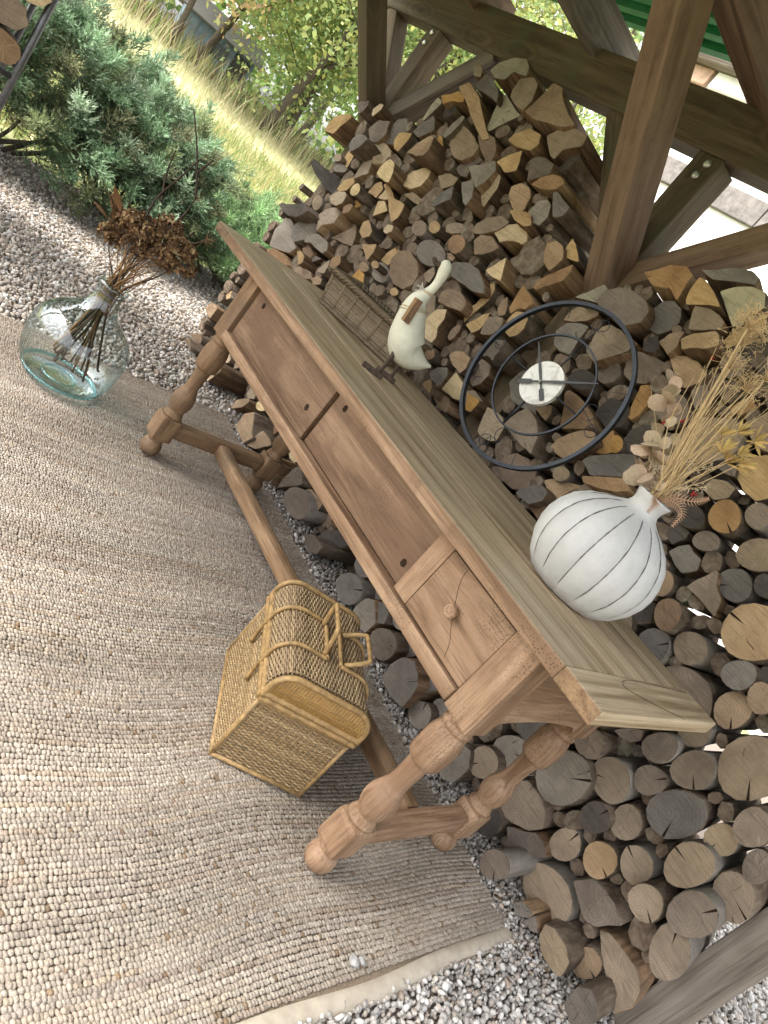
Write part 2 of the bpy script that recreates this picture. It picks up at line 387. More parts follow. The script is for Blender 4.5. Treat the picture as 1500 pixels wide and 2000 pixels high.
RX0, RX1, RY0, RY1 = -0.30, 2.155, -1.15, 0.69
def ico():
    b = bmesh.new(); bmesh.ops.create_icosphere(b, subdivisions=1, radius=1.0)
    V = np.array([v.co for v in b.verts]); F = np.array([[v.index for v in f.verts] for f in b.faces]); b.free(); return V, F
IV, IF = ico()
def scatter(P, size, aspect, colors, V0=IV, F0=IF, tilt=1.0, jitter=0.28):
    """copies of a small lumpy solid at P (n,3), each with its own size, turn and colour"""
    n = len(P); k = len(V0)
    q = nr.normal(size=(n, 4)); q /= np.linalg.norm(q, axis=1)[:, None]
    if tilt < 1.0:
        a = nr.uniform(0, 2 * np.pi, n); q = np.stack([np.cos(a / 2), nr.normal(0, .12, n), nr.normal(0, .12, n), np.sin(a / 2)], 1); q /= np.linalg.norm(q, axis=1)[:, None]
    w, x, y, z = q.T
    Rm = np.stack([np.stack([1 - 2 * (y * y + z * z), 2 * (x * y - w * z), 2 * (x * z + w * y)], 1), np.stack([2 * (x * y + w * z), 1 - 2 * (x * x + z * z), 2 * (y * z - w * x)], 1), np.stack([2 * (x * z - w * y), 2 * (y * z + w * x), 1 - 2 * (x * x + y * y)], 1)], 1)
    sc = size[:, None] * np.array(aspect)[None] * nr.uniform(0.7, 1.3, (n, 3))
    Vn = V0[None] * (1 + nr.uniform(-jitter, jitter, (n, k, 1))) * sc[:, None, :]
    Vn = np.einsum('nij,nkj->nki', Rm, Vn) + P[:, None, :]
    Fn = (F0[None] + (np.arange(n) * k)[:, None, None]).reshape(-1, F0.shape[1])
    return Vn.reshape(-1, 3), Fn, np.repeat(colors, k, 0)
def stone_cols(n, warm):
    base = np.array([[0.52, 0.49, 0.45], [0.60, 0.58, 0.55], [0.42, 0.385, 0.35], [0.46, 0.40, 0.35], [0.33, 0.31, 0.29], [0.64, 0.61, 0.57]])
    c = base[nr.integers(0, len(base), n)] * nr.uniform(0.7, 1.12, (n, 1))
    return np.where(nr.uniform(size=(n, 1)) < warm, c * np.array([1.0, 0.92, 0.84]) * 0.88, c)
def grid_pts(x0, x1, y0, y1, p, z, reject):
    gx, gy = np.meshgrid(np.arange(x0, x1, p), np.arange(y0, y1, p)); P = np.stack([gx.ravel(), gy.ravel()], 1) + nr.uniform(-p * .45, p * .45, (gx.size, 2))
    P = P[~reject(P[:, 0], P[:, 1])]
    return np.column_stack([P, np.full(len(P), z) + nr.uniform(-.004, .004, len(P))])
inrug = lambda x, y: (x > RX0 + .01) & (x < RX1 - .005) & (y > RY0) & (y < RY1 - .015)
parts = []
for (x0, x1, y0, y1, p, sz, warm) in ((2.10, 2.75, -0.3, 1.0, .0112, .0072, .12), (-0.3, 2.12, .66, .95, .0115, .0072, .25), (2.38, 3.0, 1.0, 2.9, .016, .0100, .05), (-2.8, -0.28, -1.5, 2.0, .0165, .0105, .6)):
    P = grid_pts(x0, x1, y0, y1, p, -0.013, inrug); n = len(P)
    P2 = P[nr.uniform(size=n) < .3] + np.array([0, 0, .007]); P = np.vstack([P, P2]); n = len(P)
    parts.append(scatter(P, sz * nr.uniform(.6, 1.35, n), (1.15, .85, .7), stone_cols(n, warm)))
off = 0; VV = []; FF = []; CC = []
for v, f, c in parts:
    VV.append(v); FF.append(f + off); CC.append(c); off += len(v)
go = link('gravel', np_mesh('gravel', np.vstack(VV), np.vstack(FF), np.vstack(CC)), M['stone'])
tag(go, 'grey and beige crushed stone spread round the rug', 'gravel', kind='stuff')

# bark chips, splinters and dry leaves: fallen along the stack, a few blown onto rug and gravel
def flakes(n, xr, yr, z, size, cols):
    P = np.column_stack([nr.uniform(*xr, n), nr.uniform(*yr, n), np.full(n, z)]); a = nr.uniform(0, 6.28, n); L = size * nr.uniform(.5, 1.6, n); w = L * nr.uniform(.2, .6, n)
    d = np.stack([np.cos(a), np.sin(a), nr.normal(0, .15, n)], 1); s = np.stack([-np.sin(a), np.cos(a), nr.normal(0, .2, n)], 1); up = np.array([0, 0, 1.0])
    q = [P - d * L[:, None] * .5, P + s * w[:, None] * .5 + up * .002, P + d * L[:, None] * .5 + up * nr.uniform(0, .004, (n, 1)), P - s * w[:, None] * .5 + up * .001]
    c = np.repeat(cols[nr.integers(0, len(cols), n)] * nr.uniform(.7, 1.25, (n, 1)), 4, 0)
    return np.stack(q, 1).reshape(-1, 3), c
LC = np.array([[0.13, 0.09, 0.06], [0.22, 0.15, 0.09], [0.36, 0.26, 0.15], [0.09, 0.065, 0.045]]); LV = []; LCs = []
for a in ((700, (-1.1, 2.4), (.69, .84), -.003, .014, LC), (46, (-.2, 2.05), (-.75, .66), .004, .010, LC), (260, (-2.6, -.4), (-1.2, 1.6), -.002, .022, LC), (60, (2.15, 2.7), (.0, .8), -.002, .014, LC)):
    v, c = flakes(*a); LV.append(v); LCs.append(c)
LV = np.vstack(LV); tag(link('bark_litter', np_mesh('bark_litter', LV, np.arange(len(LV)).reshape(-1, 4), np.vstack(LCs)), M['dry']), 'bark chips and dry leaf bits scattered on gravel and rug', 'litter', kind='stuff')
# ---------------------------------------------------------------- rug
def rug_z(x, y):
    return 0.004 * np.sin(x * 3.1 + 1.2 * np.sin(y * 2.0)) * np.sin(y * 4.3 + .7) + 0.003 * np.sin(x * 9 + y * 5) - 0.004
rug = empty('jute_rug', (0.93, -0.2, -0.012)); tag(rug, 'large chunky beige jute rug lying on the gravel under the table', 'rug')
def rel(o, root):
    o.parent = root; o.matrix_parent_inverse = Matrix.Translation(-Vector(root.location)) ; return o
def child(o, root):
    o.parent = root
    o.matrix_parent_inverse = (Matrix.Translation(root.location) @ root.rotation_euler.to_matrix().to_4x4()).inverted()
    return o
nx, ny = 90, 70
gx, gy = np.meshgrid(np.linspace(RX0, RX1, nx), np.linspace(RY0, RY1, ny), indexing='ij')
gz = rug_z(gx, gy) - .006
V = np.stack([gx, gy, gz], -1).reshape(-1, 3); idx = np.arange(nx * ny).reshape(nx, ny)
F = np.stack([idx[:-1, :-1], idx[1:, :-1], idx[1:, 1:], idx[:-1, 1:]], -1).reshape(-1, 4)
bo = link('rug_base', np_mesh('rug_base', V, F), plain('rug_warp', (0.25, 0.195, 0.14), 0.95, 0.05, 0, 200, 0.4, 0.3), smooth=True); child(bo, rug)
# yarn knots: rows across the rug
ROW, KN = 0.0110, 0.0081
def dome():
    V = [(0, 0, 1.0)]; F = []
    for r, z in ((.72, .68), (1.0, -.1)):
        for k in range(7): V.append((r * math.cos(2 * math.pi * k / 7), r * math.sin(2 * math.pi * k / 7), z))
    for k in range(7):
        a, b = 1 + k, 1 + (k + 1) % 7; c, d = 8 + k, 8 + (k + 1) % 7
        F += [(0, a, b), (a, c, d), (a, d, b)]
    return np.array(V), np.array(F)
DV, DF = dome()
xs = np.arange(RX0 + .012, RX1 - .035, ROW); ys = np.arange(RY0 + .01, RY1 - .006, KN)
KX, KY = np.meshgrid(xs, ys, indexing='ij')
rowid = np.repeat(np.arange(len(xs))[:, None], len(ys), 1)
ph = nr.uniform(0, KN, len(xs))[rowid]
KY = KY + ph * .9 + nr.normal(0, .0012, KX.shape)
wav = .012 * np.sin(KY * 5 + KX * 2.3) + .006 * np.sin(KY * 11 + 1.7 * KX + 2) + .004 * np.sin(KX * 21 + KY * 3)
KX = KX + wav * np.clip((RX1 - .03 - KX) / .15, 0, 1) * np.clip((KX - RX0) / .1, 0, 1) + nr.normal(0, .0008, KX.shape)
edge = RY1 + .008 * np.sin(KX * 7) + .006 * np.sin(KX * 17 + 1)
keep = KY < edge
tint = np.array([[0.50, 0.43, 0.35], [0.46, 0.385, 0.31], [0.54, 0.47, 0.39], [0.41, 0.325, 0.255], [0.41, 0.35, 0.295], [0.48, 0.39, 0.295]])
rc = tint[nr.integers(0, len(tint), len(xs))]
# colour changes along each yarn every 10-30 cm
cols = np.zeros(KX.shape + (3,))
for i in range(len(xs)):
    j = 0
    while j < len(ys):
        L = int(nr.integers(6, 34)); c = tint[nr.choice(len(tint), p=[.3, .2, .22, .1, .1, .08])] * nr.uniform(.86, 1.08)
        cols[i, j:j + L] = .6 * c + .4 * rc[i]; j += L
cols *= nr.uniform(.84, 1.12, KX.shape + (1,))
band = .94 + .07 * np.sin(KX * 13 + .8 * np.sin(KY * 3)) + .05 * np.sin(KX * 31 + 1.1)
cols *= band[..., None] * .84
fleck = nr.uniform(size=KX.shape) < .012; cols[fleck] *= np.array([.62, .52, .42])
P = np.stack([KX[keep], KY[keep], rug_z(KX[keep], KY[keep]) - .002], 1); n = len(P); k = len(DV)
sx = ROW * .64 * nr.uniform(.84, 1.12, n); sy = KN * .66 * nr.uniform(.82, 1.15, n); sz = .0036 * nr.uniform(.7, 1.3, n)
an = nr.normal(0.35, .22, n); ca, sa = np.cos(an), np.sin(an)
vx = DV[None, :, 0] * sx[:, None]; vy = DV[None, :, 1] * sy[:, None]; vz = DV[None, :, 2] * sz[:, None]
Vn = np.stack([vx * ca[:, None] - vy * sa[:, None] + P[:, :1], vx * sa[:, None] + vy * ca[:, None] + P[:, 1:2], vz + P[:, 2:3]], -1)
Fn = (DF[None] + (np.arange(n) * k)[:, None, None]).reshape(-1, 3)
wo_ = link('woven_yarn', np_mesh('woven_yarn', Vn.reshape(-1, 3), Fn, np.repeat(cols[keep], k, 0)), M['jute'], smooth=True); child(wo_, rug)
wo_['kind'] = 'stuff'
# flat canvas hem at the near end
nx, ny = 7, 180
gx, gy = np.meshgrid(np.linspace(RX1 - .036, RX1 + .006, nx), np.linspace(RY0, RY1 - .004, ny), indexing='ij')
prof = np.array([-.004, .0005, .0015, .0015, .0005, -.004, -.016])[:, None]
gxx = gx + .006 * np.sin(gy * 5 + 1) + .003 * np.sin(gy * 13)
V = np.stack([gxx, gy, prof + rug_z(gx, gy)], -1).reshape(-1, 3); idx = np.arange(nx * ny).reshape(nx, ny)
F = np.stack([idx[:-1, :-1], idx[1:, :-1], idx[1:, 1:], idx[:-1, 1:]], -1).reshape(-1, 4)
g = G('canvas_hem', 0.95, 0.05)
wv = g.new('ShaderNodeTexChecker', Vector=g.coords((1, 1, 1)), Scale=420.0)
hn = g.noise(g.coords((1, 1, 1)), 30, 4)
g.color(g.lerp(g.thresh(hn, .3, .7), (0.40, 0.34, 0.27), (0.53, 0.47, 0.38))); g.bump(wv.outputs['Fac'], 0.6, 0.002)
child(link('hem', np_mesh('hem', V, F), g.m, smooth=True), rug)

# ---------------------------------------------------------------- table
TL, TW, TH = 2.066, 0.654, 0.78
TT = 0.034
table = empty('farmhouse_table', (TL / 2, TW / 2, 0)); tag(table, 'long antique wooden table with turned legs, a drawer and an H stretcher', 'table')
def tpart(name, bm, mat, smooth=False, lab=None):
    o = bm_obj(name, bm, mat, None, smooth); child(o, table)
    if lab: o['label'] = lab
    return o
BB = 0.101
for y0, y1, dz in ((0.0, 0.233, 0.0), (0.2345, 0.431, 0.0006), (0.4325, TW, -0.0006)):
    bm = bmesh.new(); box(bm, BB + .0008, TL - BB - .0008, y0, y1, TH - TT, TH + dz, 0.003); bm.normal_update()
    for f in bm.faces: f.material_index = 1 if abs(f.normal.y) > .9 else 0
    tpart('top_board', bm, [M['topX'], M['tabX']])
for x0, x1 in ((0.0, BB - .0008), (TL - BB + .0008, TL)):
    bm = bmesh.new(); box(bm, x0, x1, -.002, TW + .002, TH - TT, TH + .0012, 0.004); bm.normal_update()
    for f in bm.faces: f.material_index = 1 if abs(f.normal.y) > .9 else 0
    eb = tpart('end_board', bm, [M['topY'], M['oldzY']])
bm = bmesh.new(); tube(bm, curve_pts([(1.978, 0.627, .7815), (1.973, 0.414, .7815), (1.972, 0.286, .7815), (1.981, 0.230, .7815), (1.999, 0.218, .7815), (2.024, 0.288, .7815), (2.049, 0.375, .7815), (2.062, 0.430, .7815)], 40), .0006, 5); sm = bm_obj('patch_seam', bm, M['dark']); child(sm, eb); sm.matrix_parent_inverse = Matrix.Identity(4)
LS = 0.080; XF, XN = 0.28, 1.833; YF, YB = 0.047, TW - 0.047 - LS
def leg(x, y, mat):
    bm = bmesh.new(); cx, cy = x + LS / 2, y + LS / 2; h = LS / 2
    lathe(bm, [(.024, .000), (.034, .010), (.0385, .026), (.037, .042), (.028, .056), (.025, .060), (.0305, .064), (.031, .070), (.027, .074)], 28, (cx, cy))
    bb = bmesh.new(); box(bb, x + .001, x + LS - .001, y + .001, y + LS - .001, .072, .172, .014)
    me = bpy.data.meshes.new('t'); bb.to_mesh(me); bb.free(); bm.from_mesh(me); bpy.data.meshes.remove(me)
    lathe(bm, [(.030, .168), (.0365, .174), (.0365, .180), (.031, .184), (.033, .189), (.028, .194), (.0295, .200), (.036, .213), (.0405, .232), (.0405, .243), (.0408, .245), (.038, .262), (.0315, .278), (.030, .280), (.0305, .284), (.027, .287),
               (.0245, .300), (.0245, .330), (.026, .360), (.0285, .376), (.0305, .381), (.0385, .384), (.041, .387), (.0425, .405), (.0435, .43), (.0425, .456), (.037, .476), (.0335, .483), (.0335, .486), (.037, .489), (.038, .495), (.034, .499), (.033, .503), (.036, .508), (.037, .516)], 32, (cx, cy))
    bb = bmesh.new(); box(bb, x, x + LS, y, y + LS, .512, TH - TT - .0006, .005)
    me = bpy.data.meshes.new('t'); bb.to_mesh(me); bb.free(); bm.from_mesh(me); bpy.data.meshes.remove(me)
    return tpart('leg', bm, mat)
leg(XN, YF, M['tabZ']); leg(XN, YB, M['tabZ']); leg(XF, YF, M['oldzZ']); leg(XF, YB, M['oldzZ'])
def octbar(name, a, b, w, h, mat):
    bm = bmesh.new(); beam(bm, a, b, w, h, (0, 0, 1), min(w, h) * .28); return tpart(name, bm, mat)
octbar('cross_stretcher', (XN + LS / 2, YF + LS - .002, .122), (XN + LS / 2, YB + .002, .122), .062, .052, M['tabY'])
octbar('cross_stretcher', (XF + LS / 2, YF + LS - .002, .122), (XF + LS / 2, YB + .002, .122), .060, .050, M['oldzY'])
octbar('centre_stretcher', (XF + LS / 2 + .024, TW / 2, .124), (XN + LS / 2 - .025, TW / 2, .124), .054, .050, M['oldzX'])
yf = YF + .012
# front apron: rail below, two sliding boards, a stile, the drawer
bm = bmesh.new(); box(bm, XF + LS + .001, XN - .001, YF - .006, YF + .030, .518, .553, .004); tpart('bottom_rail', bm, M['tabX'])
bm = bmesh.new(); box(bm, XF + LS + .004, 0.962, yf + .004, yf + .022, .555, .727, .002); tpart('apron_board', bm, M['panX'], lab='reddish brown apron board peppered with woodworm')
bm = bmesh.new(); box(bm, 0.968, 1.541, yf + .016, yf + .036, .555, .731, .002); tpart('apron_board', bm, M['panX'])
bm = bmesh.new(); box(bm, XF + LS + .001, XN - .001, yf + .038, yf + .052, .54, TH - TT - .001, .001); tpart('apron_back', bm, M['oldzX'])
bm = bmesh.new(); box(bm, 1.542, 1.596, yf - .004, yf + .034, .555, TH - TT - .002, .002); tpart('stile', bm, M['tabZ'])
bm = bmesh.new(); box(bm, 1.599, XN - .002, yf - .006, yf + .030, .556, .726, .003); dr = tpart('drawer', bm, M['tabX'], lab='small drawer front with crescent grain, a crack and a round knob')
bm = bmesh.new(); lathe(bm, [(.010, 0), (.009, .006), (.008, .010), (.015, .015), (.0165, .020), (.0145, .025), (.010, .0275), (.0095, .027), (.006, .029), (.002, .0295)], 22)
bmesh.ops.transform(bm, matrix=Matrix.Translation((1.706, yf - .006, .645)) @ Matrix.Rotation(R(90), 4, 'X'), verts=bm.verts)
kb = bm_obj('knob', bm, M['tabY'], None, False); child(kb, dr); kb.matrix_parent_inverse = Matrix.Identity(4)
bm = bmesh.new(); tube(bm, curve_pts([(1.655, yf - .0062, .726), (1.66, yf - .0062, .70), (1.675, yf - .0062, .675), (1.715, yf - .0062, .625), (1.745, yf - .0062, .595), (1.76, yf - .0062, .565)], 18), [.0002] + [.0006] * 17 + [.0002], 5)
ck = bm_obj('crack', bm, M['dark'], None); child(ck, dr); ck.matrix_parent_inverse = Matrix.Identity(4)
for hx, hz, yy in ((0.43, .70, yf + .0035), (0.905, .625, yf + .0035), (1.02, .71, yf + .0155), (1.505, .60, yf + .0155)):
    bm = bmesh.new(); n = 12
    ring = [bm.verts.new((hx + .0095 * math.cos(2 * math.pi * k / n) * (1 + .15 * math.sin(3 * k)), yy, hz + .0105 * math.sin(2 * math.pi * k / n))) for k in range(n)]
    c = bm.verts.new((hx, yy - .0002, hz))
    for k in range(n): bm.faces.new((ring[k], ring[(k + 1) % n], c))
    tpart('knot_hole', bm, M['dark'])  # flat dark disc paints the shade inside a knot hole
def end_panel(x):
    bm = bmesh.new(); y0, y1 = YF + LS + .0005, YB - .0005; zt, zb = TH - TT - .001, .545
    pts = [(y0, zt), (y0, .52)]
    for i in range(13):
        t = i / 12; pts.append((y0 + .03 + (y1 - y0 - .06) * t, zb + .012 * math.sin(math.pi * t)))
    pts += [(y1, .52), (y1, zt)]
    a = [bm.verts.new((x, y, z)) for y, z in pts]; b = [bm.verts.new((x + .022, y, z)) for y, z in pts]
    bm.faces.new(a); bm.faces.new(b[::-1])
    for i in range(len(pts)): bm.faces.new((a[i], b[i], b[(i + 1) % len(pts)], a[(i + 1) % len(pts)]))
    bmesh.ops.recalc_face_normals(bm, faces=bm.faces)
    tpart('end_apron', bm, M['tabY'])
end_panel(XN + LS - .030); end_panel(XF + .010)
bm = bmesh.new(); box(bm, XF + LS + .001, XN - .001, YB + LS - .03, YB + LS - .008, .525, TH - TT - .001, .002); tpart('back_apron', bm, M['tabX'])

# ---------------------------------------------------------------- shed frame
TM = {}
def timber(name, label, a, b, w, h, side, mat, cat='post', bev=.006, group=None):
    """a sawn timber built along its own Z axis, so that the grain follows it whichever way it leans"""
    a = Vector(a); b = Vector(b); d = b - a; L = d.length; d.normalize()
    sv = Vector(side); sv = (sv - d * sv.dot(d)).normalized(); t = d.cross(sv)
    mx = Matrix.Identity(4)
    for i in range(3): mx[i][0] = sv[i]; mx[i][1] = t[i]; mx[i][2] = d[i]; mx[i][3] = a[i]
    bm = bmesh.new(); box(bm, -w / 2, w / 2, -h / 2, h / 2, 0, L, bev)
    o = bm_obj(name, bm, bpy.data.materials[mat.name[:-1] + 'Z']); o.matrix_basis = mx; TM[o.name] = mx
    tag(o, label, cat, group); return o
PY = 0.985; PW = 0.11
posts = {}
for x, mk, lab in ((-1.155, 'greZ', 'dark greenish shed post at the far end of the firewood'), (0.695, 'greZ', 'brown shed post rising out of the firewood, two bolts near its top'), (2.452, 'gryZ', 'grey weathered shed post on the open gravel at the end of the firewood')):
    posts[x] = timber('shed_post', lab, (x, PY, -.03), (x, PY, 1.975 if x < 2 else 1.975), PW, PW, (1, 0, 0), M[mk], 'post')
for x, lab in ((-1.155, 'shed post at the open front, far corner'), (2.90, 'shed post at the open front, near corner')):
    timber('shed_post', lab, (x, -1.8, -.03), (x, -1.8, 2.155), PW, PW, (1, 0, 0), M['timZ'], 'post')
timber('front_beam', 'horizontal beam across the open front of the shed', (-1.9, -1.8, 2.10), (3.2, -1.8, 2.10), .11, .09, (0, 0, 1), M['timX'], 'beam')
plate = timber('wall_plate', 'long dark horizontal beam resting on the shed posts', (-1.9, PY - .005, 2.067), (3.2, PY - .005, 2.067), .18, .10, (0, 0, 1), M['greX'], 'beam')
fascia = timber('fascia_board', 'thin pale board along the outer edge of the wall plate', (-1.9, PY + .085, 2.13), (3.2, PY + .085, 2.13), .13, .03, (0, 0, 1), M['gryX'], 'board', .002)
ties = {}
for x, lab in ((-1.155, 'horizontal tie beam above the far shed post'), (0.705, 'horizontal reddish tie beam above the middle shed post'), (2.452, 'horizontal tie beam above the grey shed post')):
    ties[x] = timber('tie_beam', lab, (x, 1.12, 2.16 + .075), (x, -1.9, 2.16 + .075), .15, .11, (0, 0, 1), M['timY'], 'beam')
def brace(label, a, b, mk, w=.105, h=.09, side=(1, 0, 0), cat='brace'):
    return timber('brace', label, a, b, w, h, side, M[mk], cat)
brace('dark upright-looking brace leaning forward from the far shed post', (-1.155, .985, 1.41), (-1.155, .28, 2.155), 'greY', .10, .11)
brace('broad reddish brace leaning forward from the middle shed post', (.705, .985, 1.43), (.705, .31, 2.155), 'timY', .105, .125)
brace('forward-leaning brace on the grey shed post', (2.452, .985, 1.43), (2.452, .31, 2.155), 'gryY', .10, .11)
for x, mk in ((-1.155, 'gre'), (0.695, 'tim'), (2.452, 'gry')):
    for sgn in (-1, 1):
        if x > 2 and sgn > 0: continue
        nm = {-1.155: 'far', 0.695: 'middle', 2.452: 'grey'}[x]
        side_ = 'towards the house side' if sgn > 0 else 'towards the meadow side'
        mm = 'timX' if (x == .695 and sgn > 0) else ('greX' if sgn < 0 else 'gryX')
        brace('diagonal brace from the %s shed post up to the wall plate, %s' % (nm, side_), (x + sgn * .03, PY + .004, 1.50), (x + sgn * .50, PY + .004, 1.985), mm, .10, .085, (0, 1, 0))
def bolts(x, parent, spots):
    for z, dx in spots:
        bm = bmesh.new(); lathe(bm, [(.015, 0), (.015, .003), (.012, .006), (.006, .0085)], 16)
        bmesh.ops.transform(bm, matrix=Matrix.Translation((x + dx, PY - PW / 2 - .0002, z)) @ Matrix.Rotation(R(90), 4, 'X'), verts=bm.verts)
        o = bm_obj('bolt', bm, M['zinc'], parent); o.matrix_parent_inverse = TM[parent.name].inverted()
bolts(.695, posts[.695], ((1.945, .012), (1.90, .005))); bolts(-1.155, posts[-1.155], ((1.95, .0), (1.895, -.005)))
for i, x in enumerate((-1.72, -1.00, -.10, .80, 1.70, 2.60)):
    timber('rafter', ['narrow rafter over the far gable', 'narrow rafter next to the far tie beam', 'narrow pale rafter end notched over the wall plate', 'narrow rafter beside the middle tie beam', 'narrow rafter between middle and grey posts', 'narrow rafter beyond the grey post'][i], (x, 1.12, 2.19), (x, -1.97, 2.252), .16, .055, (0, 0, 1), M['gryY' if i == 2 else 'timY'], 'rafter', .003)
# corrugated roof sheet: one overhead sheet with ribs along the building
bm = bmesh.new(); prof = []
y = 1.10
while y > -1.95:  # front reach is out of view, its depth chosen to dim the inside
    for dy, dz in ((0, 0), (.035, 0), (.045, .022), (.075, .022)): prof.append((y - dy, dz))
    y -= .085
rows = []
for x in (-1.9, 0.6, 3.2):
    rows.append([bm.verts.new((x, yy, 2.345 + .02 * (1.10 - yy) + dz)) for yy, dz in prof])
for a, b in zip(rows, rows[1:]):
    for i in range(len(prof) - 1): bm.faces.new((a[i], b[i], b[i + 1], a[i + 1]))
ro = bm_obj('roof_sheet', bm, M['roof']); md = ro.modifiers.new('t', 'SOLIDIFY'); md.thickness = .003
tag(ro, 'green ribbed roof sheeting above the shed rafters', 'roof')
for yy, lab in ((.62, 'roof batten next inside the wall plate'), (-.05, 'roof batten above the table'), (-.65, 'roof batten above the rug'), (-1.1, 'roof batten over the front of the rug'), (-1.85, 'roof batten at the open front edge')):
    timber('purlin', lab, (-1.88, yy, 2.302 + .02 * (1.10 - yy)), (3.18, yy, 2.302 + .02 * (1.10 - yy)), .05, .035, (0, 1, 0), M['greX'], 'batten', .002)

